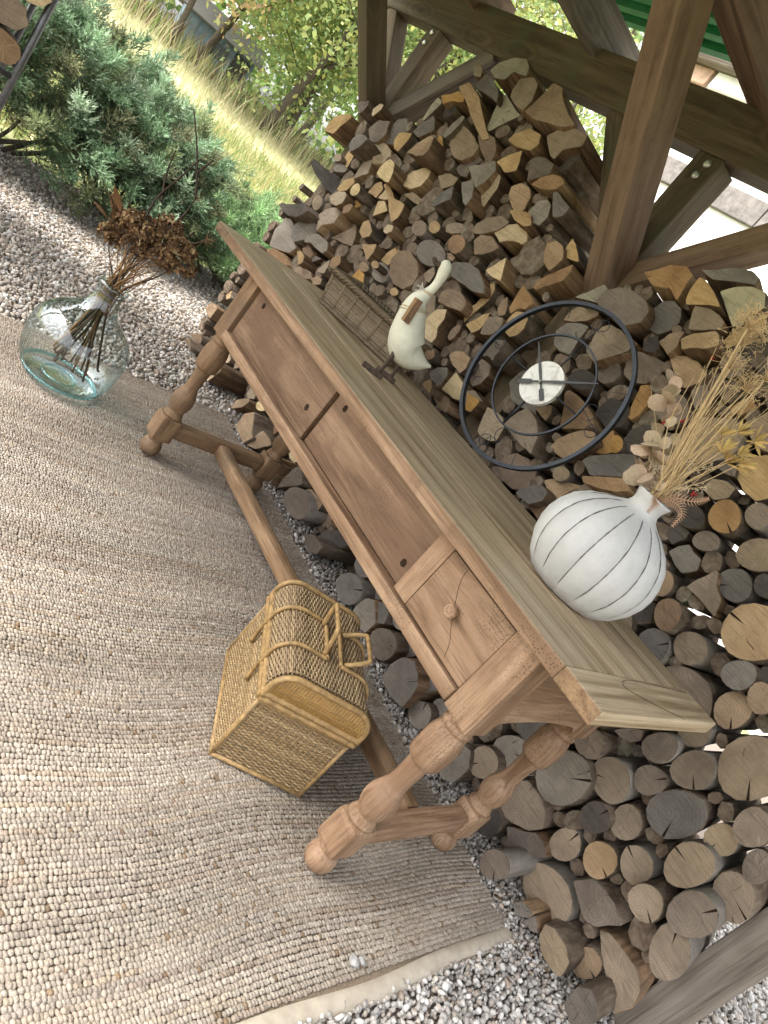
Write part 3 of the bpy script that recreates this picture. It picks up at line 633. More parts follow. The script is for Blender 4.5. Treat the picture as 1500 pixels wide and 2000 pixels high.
# ---------------------------------------------------------------- firewood
# one row per log that can be told apart: tone and kind (r round, s split), front plane y (mm), drying crack angle, outline x,z in mm
LOGS = """ts 829 - -1298,1273 -1267,1362 -1173,1415 -1148,1406 -1195,1340 -1221,1288
bs 828 - -1194,1469 -1145,1510 -1078,1512 -1072,1492 -1081,1465 -1113,1438
ps 818 - -1017,1496 -990,1533 -944,1532 -930,1506 -956,1461 -987,1467
bs 832 - -972,1409 -931,1469 -833,1492 -795,1434 -826,1378 -900,1367
gs 853 - -820,1407 -846,1464 -820,1523 -762,1549 -699,1495 -727,1425 -800,1400
gs 777 - -960,1293 -965,1326 -920,1359 -832,1369 -781,1360 -819,1313 -900,1265
ts 857 - -1044,1207 -1041,1274 -995,1309 -949,1268 -945,1208 -977,1204
br 822 - -993,1226 -985,1219 -985,1211 -990,1204 -999,1199 -1010,1195 -1024,1195 -1039,1198 -1051,1204 -1058,1211 -1060,1219 -1056,1226 -1047,1231 -1034,1234 -1020,1234 -1006,1231
ps 851 - -816,1175 -853,1233 -881,1285 -887,1306 -818,1321 -738,1245 -780,1222
ps 857 - -787,1293 -850,1353 -854,1380 -799,1404 -743,1394 -713,1361 -740,1322
ps 775 - -618,1270 -602,1314 -553,1353 -494,1347 -470,1314 -466,1268 -507,1262 -571,1262
ts 827 - -666,1402 -705,1431 -714,1471 -638,1504 -626,1466 -628,1401
gs 837 - -1015,1163 -1005,1203 -923,1206 -925,1182 -984,1155
ts 790 - -801,1102 -804,1152 -756,1192 -721,1176 -730,1126 -773,1099
pr 775 - -613,1159 -612,1147 -619,1137 -629,1129 -642,1124 -657,1123 -672,1126 -684,1136 -690,1147 -690,1159 -686,1170 -676,1178 -663,1183 -648,1182 -633,1178 -621,1170
ps 771 - -806,1052 -765,1099 -710,1117 -675,1109 -656,1072 -690,1040 -742,1034
br 836 - -910,1000 -904,985 -907,970 -917,958 -934,950 -955,948 -977,952 -995,960 -1011,972 -1020,987 -1019,1002 -1005,1014 -986,1020 -966,1021 -945,1019 -925,1012
os 843 - -688,1071 -696,1109 -658,1177 -639,1180 -635,1130 -675,1063
ts 849 - -684,1181 -674,1237 -631,1260 -567,1237 -570,1186
ps 849 - -588,1195 -585,1235 -554,1243 -509,1218 -550,1195
ts 830 - -605,1253 -581,1274 -522,1261 -444,1235 -334,1244 -306,1184 -325,1148 -404,1176 -508,1229
ps 850 - -524,1114 -567,1183 -521,1203 -449,1177 -491,1144
ps 812 - -870,950 -845,997 -761,1041 -708,1054 -683,1013 -667,974 -751,927 -751,885
os 772 - -655,1062 -619,1093 -586,1094 -572,1061 -610,1032
gs 824 - -963,777 -983,830 -947,879 -887,910 -815,910 -797,877 -832,822 -914,760
ds 848 - -1220,1106 -1213,1137 -1102,1135 -986,1152 -923,1119 -941,1063 -1049,1065
ds 782 - -1251,832 -1238,857 -1065,897 -903,951 -810,934 -909,869 -1043,838
gs 839 - -664,1509 -631,1568 -604,1619 -557,1604 -512,1563 -592,1503
ts 771 - -513,1415 -491,1470 -442,1523 -390,1528 -338,1472 -345,1437 -406,1420 -472,1420
os 844 - -402,1433 -448,1503 -471,1562 -446,1560 -357,1492 -373,1460
bs 819 - -331,1544 -350,1592 -338,1636 -239,1623 -180,1601 -181,1557 -220,1518 -272,1512
ts 841 - -236,1635 -207,1663 -146,1663 -103,1632 -86,1581 -119,1573 -188,1600
gs 791 - -380,1556 -388,1613 -368,1664 -332,1661 -321,1626 -325,1571 -343,1545
bs 857 - -253,1488 -242,1536 -186,1582 -140,1571 -172,1519 -158,1483 -202,1472
gs 780 - -74,1505 -28,1542 3,1583 42,1552 42,1492 30,1453
ps 850 - -507,1324 -515,1369 -450,1422 -389,1426 -355,1393 -346,1344 -392,1308 -460,1300
ts 809 - -22,1584 22,1629 74,1667 108,1622 124,1592 71,1565
ls 840 - -446,1875 -429,1918 -361,1963 -296,1977 -254,1954 -234,1919 -315,1913 -332,1871 -393,1857
ls 849 - -223,1666 -264,1733 -312,1804 -298,1837 -211,1808 -115,1784 -156,1733 -195,1671
ts 797 - -458,1741 -414,1779 -322,1751 -249,1699 -159,1646 -191,1627 -266,1655 -380,1713
gs 808 - -409,1780 -406,1848 -336,1836 -281,1810 -251,1773 -320,1779
bs 785 - -162,1803 -179,1829 -181,1879 -113,1904 -62,1884 -34,1826 -46,1778
os 786 - -541,1681 -474,1737 -426,1733 -402,1707 -462,1687 -488,1654
ds 814 - -526,1658 -501,1694 -422,1673 -448,1639 -509,1618
ls 819 - -644,1575 -623,1644 -595,1679 -535,1668 -579,1618 -621,1572
bs 834 - -568,1864 -544,1886 -491,1867 -465,1836 -512,1827
ts 798 - -48,1783 -35,1841 -29,1926 33,1923 89,1881 238,1821 189,1795 31,1774
ts 814 - -21,1667 -18,1705 19,1750 77,1753 104,1718 97,1680 32,1664
bs 814 - 108,1755 157,1801 240,1820 313,1813 322,1775 241,1739 230,1696 192,1703
os 792 - 245,1576 264,1615 305,1645 353,1652 388,1637 374,1607 306,1580
bs 802 - 222,1578 157,1654 200,1685 253,1683 274,1644 232,1591
ds 859 - 198,1693 208,1750 249,1775 309,1754 285,1706 244,1676
ts 831 - 143,1513 131,1541 166,1570 217,1573 253,1548 261,1497 222,1472 177,1491
ts 798 - 251,1461 297,1484 347,1492 374,1464 344,1445 292,1444
gs 812 - 313,1494 318,1546 356,1567 385,1558 406,1519 396,1479 357,1474
gs 798 - 357,1597 372,1606 478,1582 480,1544 444,1523
ps 841 - 214,1369 230,1423 276,1455 319,1452 371,1418 366,1397 326,1391 291,1373 274,1353
ts 810 - 516,1412 495,1446 520,1472 558,1469 595,1435 592,1399 586,1374 543,1386
ts 839 - 550,1453 536,1485 531,1516 570,1502 622,1477 657,1456 619,1449 574,1447
os 830 - 544,1300 537,1328 586,1381 653,1441 665,1415 661,1378 624,1349 568,1302
ps 777 - 373,1240 391,1282 405,1324 436,1283 466,1244 420,1237
os 843 - 515,1194 506,1240 501,1289 554,1277 610,1263 595,1227 562,1216 539,1180
ts 851 - 466,1165 456,1202 474,1222 506,1198 530,1165 502,1148
ps 822 - -5,1435 4,1471 39,1552 59,1551 79,1508 75,1463 74,1424 31,1425
bs 826 - 139,1318 115,1355 132,1396 182,1438 238,1436 228,1389 177,1336
ts 806 - 224,1260 182,1302 199,1334 256,1353 318,1337 298,1308 260,1279
gs 786 - -156,1307 -152,1369 -102,1418 -42,1368 -91,1336 -122,1307
bs 799 - -243,1414 -185,1449 -125,1454 -123,1420 -172,1379
gs 772 - -86,1446 -28,1475 18,1457 68,1417 78,1379 43,1382 -32,1416
bs 855 - -428,1275 -390,1308 -321,1306 -296,1280 -355,1275
br 833 - -132,1226 -120,1215 -116,1202 -122,1189 -138,1180 -158,1175 -179,1174 -200,1177 -218,1185 -228,1197 -230,1210 -224,1223 -210,1233 -190,1239 -168,1239 -148,1234
tr 831 - -62,1264 -54,1255 -53,1246 -58,1236 -67,1228 -81,1223 -98,1223 -113,1227 -124,1234 -132,1242 -135,1252 -132,1261 -120,1269 -105,1272 -89,1272 -74,1270
ps 856 - -36,1262 -56,1287 -36,1317 1,1330 26,1317 24,1296 -3,1272
or 786 - 182,1272 190,1259 190,1245 184,1233 172,1221 153,1212 129,1211 107,1217 91,1227 81,1239 78,1253 84,1267 99,1277 120,1284 142,1286 165,1282
gr 816 - 83,1196 98,1179 96,1158 81,1139 59,1124 31,1112 -3,1106 -36,1110 -61,1123 -74,1141 -76,1162 -64,1182 -39,1198 -8,1207 24,1209 55,1206
ts 822 - -124,979 -159,1036 -141,1086 -93,1113 -29,1099 11,1062 11,1015 -21,971 -76,962
ts 838 - -256,996 -261,1043 -236,1083 -190,1084 -179,1063 -177,1004
gs 781 - 216,1148 202,1190 263,1226 325,1230 403,1197 427,1175 373,1152 296,1147 258,1146
ts 831 - 59,1201 87,1211 134,1209 137,1191 96,1185
bs 826 - 33,1082 65,1130 107,1111 112,1068 75,1063
ts 797 - 252,1038 236,1075 258,1107 315,1124 373,1109 383,1071 316,1051
ps 807 - 278,922 254,959 255,1015 292,1042 320,1009 330,964 362,934 366,906 312,902
ts 851 - 332,1066 331,1091 364,1125 369,1157 357,1213 383,1233 416,1213 425,1170 404,1123 385,1073 377,1043
ts 798 - 457,1047 473,1081 485,1117 503,1137 517,1103 520,1067 505,1038
bs 799 - 532,1056 514,1093 515,1126 580,1156 598,1125 583,1083
ts 860 - 353,962 341,990 351,1025 372,1030 387,1009 387,973 376,956
ts 806 - 613,1119 585,1153 601,1200 648,1219 673,1206 681,1171 668,1139 641,1118
or 803 - 419,887 427,880 429,871 425,863 418,858 408,853 397,851 385,852 374,858 368,866 367,874 369,882 376,889 386,893 397,894 409,892
ts 796 - 485,921 492,946 529,970 585,972 602,935 595,906 536,906
bs 771 - 603,1000 622,1040 636,1078 687,1101 697,1066 696,1019 658,1022 628,1002
gs 819 - 442,819 451,855 493,884 525,865 539,824 528,796 476,806
ps 825 - 550,810 552,856 553,897 614,884 655,834 618,817
bs 856 - 581,902 571,945 569,993 628,1003 653,971 653,926 632,897
ts 784 - 485,775 506,814 538,796 554,772
ts 858 - 500,758 519,793 577,803 605,788 620,758 571,747
bs 853 - 624,865 652,895 717,882 711,848 691,818
ls 798 - 778,1352 800,1394 820,1443 841,1438 843,1418 855,1384
bs 793 - 862,1381 853,1426 883,1463 934,1479 988,1474 1023,1451 1032,1412 1002,1374 938,1368 891,1373
bs 854 - 748,1279 742,1319 754,1348 829,1375 850,1362 832,1325 788,1294
gs 840 - 794,1197 762,1239 779,1281 828,1307 866,1312 869,1262 883,1205 835,1192
bs 791 - 987,1235 949,1286 934,1327 953,1356 997,1362 1065,1344 1072,1320 1043,1276 1021,1232
gs 855 - 1004,1438 988,1470 1002,1510 1039,1527 1079,1519 1107,1484 1100,1449 1072,1419 1036,1417
bs 841 - 1008,1215 1004,1246 1025,1278 1054,1280 1086,1259 1085,1229 1062,1204 1036,1200
dr 823 - 1037,1196 1047,1186 1049,1172 1042,1157 1026,1144 1008,1136 988,1132 970,1132 956,1139 948,1151 949,1165 956,1180 969,1194 988,1203 1008,1206 1025,1202
bs 856 - 1085,1266 1056,1314 1066,1346 1112,1364 1158,1369 1175,1332 1163,1283 1122,1259
os 817 - 901,1540 924,1556 959,1597 1012,1621 1046,1608 1049,1567 1055,1526 1010,1545 956,1522
ts 779 - 1106,1533 1095,1562 1093,1606 1131,1603 1172,1589 1220,1565 1187,1556 1157,1542 1120,1524
bs 798 - 1184,1470 1150,1517 1139,1539 1173,1555 1212,1554 1243,1545 1250,1521 1212,1488
ts 776 - 1193,1435 1207,1465 1256,1509 1276,1504 1302,1480 1279,1451 1243,1431 1224,1412
ts 796 - 1123,1398 1137,1436 1178,1462 1182,1439 1196,1415 1188,1381
ds 833 - 1070,1370 1066,1394 1084,1413 1133,1388 1118,1362 1087,1354
ts 829 - 1170,1387 1213,1415 1257,1422 1311,1408 1313,1380 1294,1339 1256,1334 1219,1360
gs 849 - 1046,1634 1082,1660 1112,1694 1157,1715 1190,1708 1198,1686 1154,1665 1095,1629
ls 820 - 1154,1609 1187,1642 1226,1664 1270,1669 1298,1634 1272,1616 1277,1561 1255,1551 1208,1578
ts 835 - 1270,1484 1266,1528 1276,1547 1283,1586 1309,1629 1345,1594 1319,1550 1301,1497
bs 815 - 1316,1451 1308,1484 1342,1499 1380,1497 1401,1459 1376,1432 1338,1434
ps 846 - 788,798 768,842 754,886 795,897 851,900 885,878 895,827 868,806 817,791
bs 776 - 923,894 930,955 947,990 1006,980 1054,945 1083,887 1037,886 959,890
ts 849 - 989,764 967,804 989,848 1036,865 1085,854 1113,821 1106,777 1076,751 1028,749
ts 805 - 1094,944 1090,982 1111,1020 1146,1060 1184,1076 1220,1062 1211,1025 1186,969 1169,947
os 848 - 1210,1028 1193,1084 1201,1121 1260,1069 1239,1043
gs 805 - 1225,988 1243,1020 1285,1061 1339,1106 1396,1062 1341,1020 1277,968
os 773 - 1286,956 1323,989 1386,1039 1422,1022 1394,990 1307,944
br 836 - 1206,928 1212,920 1213,909 1210,899 1202,889 1191,882 1178,879 1167,881 1158,887 1152,894 1149,904 1152,915 1161,925 1173,931 1185,933 1197,932
ts 856 - 1143,850 1161,874 1227,912 1253,926 1231,861 1220,823
gs 784 - 1135,764 1165,822 1185,844 1225,843 1233,813 1205,770
os 844 - 1168,754 1194,786 1227,802 1247,760 1239,748
os 820 - 657,872 738,887 737,832 705,823
ts 835 - 929,1000 974,1047 991,1027 992,992 959,995
ds 844 - 1109,1119 1113,1157 1120,1187 1171,1203 1199,1186 1212,1140 1171,1105
os 834 - 1058,1010 964,1106 973,1121 1055,1122 1124,1108 1161,1088 1116,1045 1070,1014
os 854 - 1198,1173 1171,1233 1156,1273 1180,1290 1207,1271 1228,1241 1227,1199 1217,1174
br 802 - 1359,1301 1370,1285 1373,1267 1369,1250 1357,1237 1339,1229 1319,1227 1297,1230 1278,1240 1266,1257 1265,1276 1272,1292 1284,1305 1300,1315 1321,1319 1343,1313
ds 845 - 1247,1113 1245,1149 1271,1190 1310,1208 1351,1190 1356,1153 1346,1112 1322,1101 1280,1096
bs 780 - 1333,1340 1356,1379 1388,1364 1408,1330 1372,1311
os 852 - 1423,1367 1425,1399 1453,1427 1484,1415 1467,1373
ts 828 - 1594,1239 1573,1274 1584,1306 1609,1334 1652,1332 1704,1281 1696,1248 1680,1222 1637,1222
bs 824 - 1546,1158 1552,1197 1587,1215 1623,1216 1626,1184 1597,1154
or 778 -0.43 1703,1170 1714,1157 1720,1140 1717,1123 1706,1110 1691,1101 1673,1098 1655,1101 1639,1112 1630,1127 1626,1144 1628,1161 1637,1176 1653,1186 1672,1186 1689,1180
dr 819 - 1628,1101 1634,1089 1631,1075 1621,1062 1606,1052 1589,1045 1571,1045 1556,1050 1547,1061 1543,1073 1544,1087 1552,1101 1568,1112 1586,1116 1603,1114 1617,1110
br 793 - 1746,1217 1753,1206 1758,1194 1757,1181 1751,1171 1739,1165 1726,1164 1713,1167 1701,1175 1693,1187 1691,1199 1693,1211 1698,1222 1709,1230 1723,1231 1736,1226
or 835 - 1271,1106 1277,1097 1280,1087 1278,1079 1275,1071 1267,1066 1256,1065 1244,1070 1234,1077 1228,1086 1224,1095 1224,1105 1229,1112 1238,1116 1249,1116 1260,1113
bs 798 - 1552,1226 1562,1249 1592,1255 1605,1236 1579,1225
ts 826 - 1515,1367 1524,1419 1559,1426 1616,1369 1606,1338 1570,1331 1537,1343
ds 845 - 1570,995 1552,1036 1575,1050 1613,1048 1618,1028 1602,989
br 837 - 1699,1079 1703,1068 1699,1056 1692,1046 1681,1037 1667,1030 1652,1029 1639,1034 1632,1044 1630,1055 1631,1067 1638,1078 1649,1087 1664,1092 1678,1092 1690,1087
gs 849 - 1612,970 1621,1000 1637,1024 1662,1015 1688,1016 1702,985 1679,950 1650,954
br 821 - 1829,1162 1840,1149 1845,1130 1838,1110 1824,1093 1806,1082 1787,1076 1767,1077 1750,1086 1741,1102 1739,1121 1744,1141 1757,1159 1776,1171 1796,1174 1813,1170
tr 824 - 1694,921 1702,908 1706,896 1706,883 1702,871 1692,863 1678,862 1663,867 1651,877 1642,888 1637,902 1637,915 1643,925 1654,932 1667,934 1682,930
bs 817 - 1726,936 1730,964 1750,1025 1761,1024 1780,996 1816,979 1837,933 1806,935 1764,939
gr 844 -2.34 1832,1059 1842,1045 1848,1029 1846,1011 1836,995 1820,987 1803,985 1786,988 1770,995 1758,1009 1754,1027 1759,1045 1770,1060 1784,1070 1801,1073 1818,1069
dr 800 - 1879,1095 1887,1086 1891,1076 1890,1065 1884,1057 1876,1052 1866,1051 1855,1054 1846,1060 1839,1070 1835,1081 1836,1091 1840,1100 1849,1105 1860,1105 1870,1101
or 781 - 1787,882 1796,868 1800,852 1801,837 1796,823 1784,813 1767,811 1751,816 1736,827 1725,840 1719,857 1721,872 1728,885 1740,894 1756,898 1773,894
ds 815 - 1663,798 1677,833 1703,844 1720,824 1733,797 1712,769 1689,774
gr 813 1.01 1817,795 1827,778 1832,761 1832,742 1825,724 1811,711 1791,709 1773,714 1756,724 1744,739 1738,758 1741,777 1750,793 1764,805 1783,811 1802,807
br 817 - 1886,866 1896,851 1898,833 1896,816 1888,800 1875,789 1858,785 1841,788 1826,797 1814,811 1808,829 1812,848 1823,862 1837,871 1852,876 1870,875
tr 792 -3.08 1985,1035 2002,1013 2009,984 2003,954 1986,927 1963,907 1934,898 1906,903 1883,919 1867,943 1859,972 1861,1005 1879,1033 1906,1050 1935,1053 1961,1047
br 789 1.68 1711,767 1721,755 1727,741 1727,727 1720,716 1708,711 1695,709 1682,711 1667,718 1656,731 1652,746 1654,759 1661,770 1671,777 1684,779 1698,776
gr 780 - 2015,913 2023,899 2026,883 2024,868 2017,853 2005,843 1990,839 1975,840 1961,846 1952,860 1950,877 1955,893 1963,906 1974,916 1988,923 2003,922
bs 852 - 1832,723 1848,757 1875,784 1907,797 1946,799 1977,779 2006,745 1990,711 1927,698
tr 824 -0.84 2063,840 2072,823 2075,804 2074,786 2068,768 2056,754 2038,749 2020,754 2005,765 1994,780 1989,799 1991,818 2000,835 2013,846 2030,853 2048,851
tr 783 - 2083,908 2093,895 2097,879 2095,865 2090,853 2080,844 2067,842 2053,846 2041,854 2031,866 2024,882 2025,897 2032,909 2044,915 2056,917 2070,915
dr 843 - 2024,931 2029,924 2031,916 2031,910 2029,904 2025,900 2018,899 2011,901 2005,907 2000,914 1997,921 1996,928 1999,934 2004,937 2010,938 2017,936
br 833 -0.85 2206,807 2221,781 2226,750 2225,717 2215,684 2193,658 2163,647 2135,654 2111,672 2093,696 2083,728 2086,764 2102,795 2126,816 2154,826 2182,824
br 811 -0.7 2116,670 2127,654 2133,633 2131,612 2121,593 2107,579 2090,570 2070,569 2052,578 2041,598 2039,620 2042,641 2049,661 2063,677 2081,685 2100,682
br 775 - 2031,644 2039,629 2042,613 2041,595 2033,578 2020,566 2005,559 1989,558 1974,565 1964,579 1962,598 1967,616 1975,631 1987,645 2002,654 2018,653
br 834 - 2038,726 2049,713 2054,694 2052,676 2044,660 2031,648 2015,643 1999,646 1985,655 1974,669 1967,687 1968,707 1977,723 1992,733 2007,735 2023,733
br 819 1.06 2066,553 2075,540 2078,522 2075,505 2068,489 2057,476 2042,470 2028,471 2014,478 2004,490 1998,507 2001,526 2010,542 2023,552 2037,558 2052,559
bs 772 - 1899,538 1920,575 1946,600 1960,576 1948,550 1923,539
dr 826 - 1972,549 1976,545 1978,539 1977,532 1974,525 1968,520 1962,519 1957,519 1952,521 1948,525 1947,532 1948,539 1951,545 1956,551 1962,553 1968,553
gr 777 0.86 1954,405 1971,377 1977,345 1974,313 1962,282 1941,258 1913,245 1882,246 1854,259 1833,284 1823,318 1829,353 1847,382 1870,403 1896,417 1927,419
br 808 -2.48 2002,486 2022,470 2035,449 2041,427 2038,405 2026,387 2007,377 1984,373 1960,376 1937,390 1922,412 1919,436 1926,457 1937,474 1955,488 1978,493
br 785 - 1904,486 1915,474 1921,457 1920,439 1912,425 1899,416 1884,411 1869,411 1853,417 1842,431 1838,449 1840,466 1848,481 1859,492 1874,497 1890,494
dr 800 1.41 2053,370 2064,359 2070,341 2068,322 2059,306 2047,293 2033,286 2017,286 2004,293 1994,307 1989,324 1989,343 1996,361 2010,373 2025,377 2039,376
tr 837 - 2104,422 2115,409 2122,391 2121,372 2114,354 2102,342 2087,335 2070,337 2056,347 2046,362 2040,380 2038,399 2044,418 2057,430 2074,433 2089,430
gr 827 -1.27 2171,590 2188,572 2196,544 2196,514 2188,483 2172,456 2150,439 2127,434 2105,439 2085,454 2073,481 2074,515 2087,546 2106,569 2126,586 2149,594
br 832 -1.53 2260,597 2270,586 2276,570 2275,551 2267,536 2255,526 2243,521 2229,520 2216,526 2206,539 2202,557 2204,575 2210,591 2221,602 2234,607 2248,604
br 796 - 2284,691 2295,675 2300,656 2299,638 2292,621 2282,608 2267,600 2250,601 2235,613 2225,631 2221,650 2221,669 2226,687 2237,700 2253,704 2269,701
bs 824 - 1803,126 1804,170 1833,213 1884,221 1934,207 1966,173 1943,128 1895,95 1855,83
ts 807 - 1895,79 1935,118 1962,153 1997,158 2033,142 1999,94 1954,45
tr 843 1.59 2051,234 2062,221 2068,204 2068,184 2060,165 2048,151 2032,143 2015,142 2000,151 1991,167 1986,185 1986,204 1992,224 2004,240 2021,246 2037,243
tr 828 -0.28 2132,311 2147,296 2154,277 2155,258 2152,239 2144,222 2129,211 2111,208 2093,215 2078,229 2068,247 2065,267 2070,287 2081,301 2096,311 2113,316
tr 835 2.83 2187,383 2202,370 2212,354 2215,336 2215,319 2209,302 2195,291 2177,288 2158,295 2143,307 2132,323 2126,341 2127,360 2137,374 2151,384 2168,387
br 796 -3.13 2266,536 2282,522 2291,499 2292,473 2288,448 2279,424 2263,404 2243,394 2223,400 2208,418 2199,440 2195,466 2198,493 2210,517 2227,533 2247,539
tr 823 - 2344,624 2354,611 2359,595 2358,580 2354,568 2346,557 2335,552 2321,554 2308,564 2299,579 2294,594 2293,610 2297,624 2306,633 2318,635 2331,633
br 830 - 2115,138 2146,125 2168,103 2177,76 2176,50 2166,27 2144,9 2114,2 2082,5 2050,16 2024,37 2010,65 2014,93 2032,114 2055,129 2083,138
bs 809 - 2110,165 2136,217 2173,234 2217,239 2262,225 2231,158 2203,139 2162,149
tr 787 -0.47 2265,367 2279,357 2289,343 2296,326 2297,306 2289,288 2276,277 2260,274 2244,275 2228,282 2215,295 2210,315 2212,335 2220,351 2233,363 2248,369
br 776 1.23 2374,447 2381,424 2378,398 2369,377 2356,359 2339,345 2319,341 2299,349 2286,368 2280,393 2281,418 2289,442 2303,460 2321,469 2340,470 2359,463
tr 837 -0.16 2364,547 2381,531 2392,510 2398,487 2395,465 2383,450 2366,443 2347,443 2328,448 2309,462 2295,484 2292,509 2299,529 2310,544 2326,554 2345,556
tr 840 -0.01 2301,100 2311,87 2316,69 2314,50 2308,35 2300,21 2288,11 2273,10 2260,18 2250,32 2244,50 2244,69 2250,86 2261,98 2273,104 2287,105
bs 838 - 2234,136 2254,159 2301,172 2356,182 2394,159 2412,113 2401,52 2357,67 2282,103
br 803 2.06 2397,331 2410,304 2414,275 2410,250 2401,232 2386,220 2367,220 2347,232 2329,253 2316,279 2309,309 2312,336 2324,354 2341,360 2360,358 2379,349
bs 750 - 2171,23 2159,60 2185,83 2231,88 2265,71 2278,22 2243,2 2204,2
gs 738 - 2075,11 2087,42 2127,55 2129,34 2102,2
gs 752 - 2123,2 2133,54 2168,25 2157,14
ds 718 - 2327,13 2313,67 2335,95 2367,90 2394,55 2369,1
gs 756 - 1650,5 1623,62 1642,126 1679,139 1715,98 1716,25 1680,1
br 784 -2.09 1752,183 1764,169 1768,150 1767,130 1760,111 1746,95 1728,87 1709,90 1694,100 1682,114 1675,132 1674,153 1683,173 1699,186 1717,192 1736,191
gr 828 - 1778,269 1790,252 1796,230 1794,206 1783,183 1764,167 1744,160 1723,159 1703,164 1687,180 1681,204 1688,229 1701,250 1718,266 1738,277 1759,278
br 685 -0.86 2011,99 2022,86 2026,67 2023,48 2015,31 2004,16 1990,5 1973,2 1958,9 1949,25 1944,43 1945,62 1953,81 1965,95 1980,103 1996,104
dr 792 - 1879,84 1890,69 1897,52 1897,33 1890,17 1878,6 1863,1 1846,0 1830,6 1816,19 1810,39 1813,57 1821,73 1832,85 1847,92 1864,92
gs 778 - 835,116 810,159 845,210 902,195 933,160 907,117 869,105
gr 754 0.72 956,106 970,89 977,68 976,45 964,22 941,6 914,0 889,3 867,12 848,26 839,48 844,73 860,94 883,109 909,117 935,116
gr 840 - 989,167 1000,153 1004,135 1000,115 987,95 967,81 945,75 924,74 904,79 890,91 886,111 894,132 909,150 928,164 950,173 971,174
gs 770 - 982,8 969,45 987,94 1022,118 1053,102 1099,75 1093,14 1058,2 1016,0
gs 780 - 1019,115 1060,140 1101,134 1124,100 1094,75
gr 799 - 1167,173 1175,163 1178,151 1177,139 1172,128 1162,120 1149,117 1135,118 1122,123 1112,133 1107,145 1110,158 1118,168 1127,175 1140,180 1154,180
br 767 - 1220,103 1235,86 1241,65 1239,42 1228,21 1208,7 1185,1 1161,2 1139,9 1120,25 1112,47 1117,71 1132,90 1152,104 1174,112 1198,113
gr 844 -0.94 1248,149 1262,134 1266,114 1260,93 1247,75 1230,60 1210,49 1186,46 1166,54 1155,72 1153,92 1157,113 1168,133 1186,149 1207,156 1229,156
gs 720 - 1288,10 1277,62 1295,120 1345,158 1390,145 1424,125 1437,79 1440,30 1381,8 1316,1
gs 780 - 1314,141 1300,162 1328,179 1398,178 1455,171 1445,127 1417,80 1385,109
gr 755 1.81 1508,90 1518,76 1524,59 1524,40 1515,20 1498,6 1479,0 1461,1 1444,6 1431,18 1425,36 1429,57 1440,75 1456,90 1474,98 1493,98
gr 796 - 1515,128 1525,117 1529,104 1528,91 1523,80 1513,71 1500,68 1487,70 1475,76 1465,85 1458,98 1459,112 1466,123 1477,129 1489,133 1502,133
dr 815 - 707,145 715,130 708,107 694,84 674,60 649,38 620,21 595,15 577,20 568,34 570,55 585,80 608,104 634,124 661,139 687,147
ts 740 - -371,0 -379,53 -296,119 -269,120 -285,69
pr 780 - -199,161 -190,154 -189,143 -197,131 -209,121 -224,112 -240,106 -257,104 -271,108 -278,117 -277,129 -271,140 -260,151 -245,160 -228,165 -212,165
ts 698 - -187,2 -209,74 -156,126 -57,64 -25,58 -52,0 -118,5
or 825 - -90,133 -78,117 -77,99 -86,84 -100,73 -117,65 -138,63 -159,68 -177,81 -187,97 -189,114 -183,131 -169,143 -149,148 -129,148 -108,143
ts 839 - -245,67 -239,98 -206,103 -176,60 -213,52
ts 721 - -48,0 -47,57 -37,108 27,109 59,98 7,25
ps 799 - 72,123 51,168 110,177 193,171 202,142 175,113 127,105
bs 722 - 179,0 182,52 173,111 198,119 215,55 229,0
bs 747 - 240,0 239,55 260,132 288,173 369,129 313,69
br 740 - 461,107 483,91 497,71 498,47 483,24 456,9 425,2 393,1 361,7 335,22 323,45 327,70 344,92 369,108 400,118 432,117
ts 789 - 363,111 387,131 479,135 483,98 469,43
ts 856 - 419,32 434,88 447,130 509,132 555,73 511,38 466,38
bs 858 - 196,105 227,131 294,126 278,75
bs 703 - 597,28 629,70 732,89 724,41 660,2
pr 824 - -761,107 -752,99 -748,89 -751,78 -760,69 -775,63 -791,61 -807,63 -822,67 -834,75 -839,85 -834,96 -823,104 -809,110 -793,113 -776,112
ps 846 - -745,74 -738,127 -640,137 -697,85
pr 782 - -461,174 -454,169 -451,161 -454,152 -463,144 -476,139 -488,137 -501,137 -512,139 -519,145 -520,154 -516,162 -507,170 -496,176 -482,179 -470,178
ps 674 - -625,0 -618,71 -599,116 -530,123 -513,96 -541,11
ps 819 - -450,73 -438,129 -373,135 -370,98 -416,71
ps 803 - -337,127 -363,160 -291,160 -304,124
ts 729 - -1065,29 -956,84 -926,68 -932,1 -1001,6
ts 669 - -990,2 -930,46 -864,27 -847,4
ts 790 - -1217,142 -1206,198 -1081,222 -1069,145
ts 822 - -1164,283 -1141,331 -1086,300 -1115,276
gs 826 - -1063,652 -1111,733 -1102,820 -1055,836 -977,810 -961,773 -878,752 -895,705
gs 803 - -775,807 -787,844 -743,883 -642,891 -608,861 -616,833 -672,828 -740,830
bs 855 - -704,906 -652,961 -582,1033 -547,1001 -531,950 -607,930
ts 801 - -471,1026 -485,1070 -456,1094 -386,1067 -381,1042 -416,1014
ps 789 - -322,1112 -319,1135 -264,1145 -241,1124 -268,1098 -307,1097
ts 787 - -379,995 -276,1041 -264,1003 -270,956
ts 836 - -248,993 -241,1046 -233,1083 -173,1075 -164,1026 -166,1006
gr 841 - -167,984 -153,971 -147,956 -152,940 -169,928 -193,921 -217,920 -242,923 -262,932 -275,946 -277,961 -271,977 -256,990 -233,999 -207,999 -184,993
tr 810 - -261,942 -255,935 -255,927 -260,919 -267,912 -279,907 -293,905 -306,907 -316,913 -321,920 -322,928 -319,936 -311,943 -299,947 -285,948 -272,946
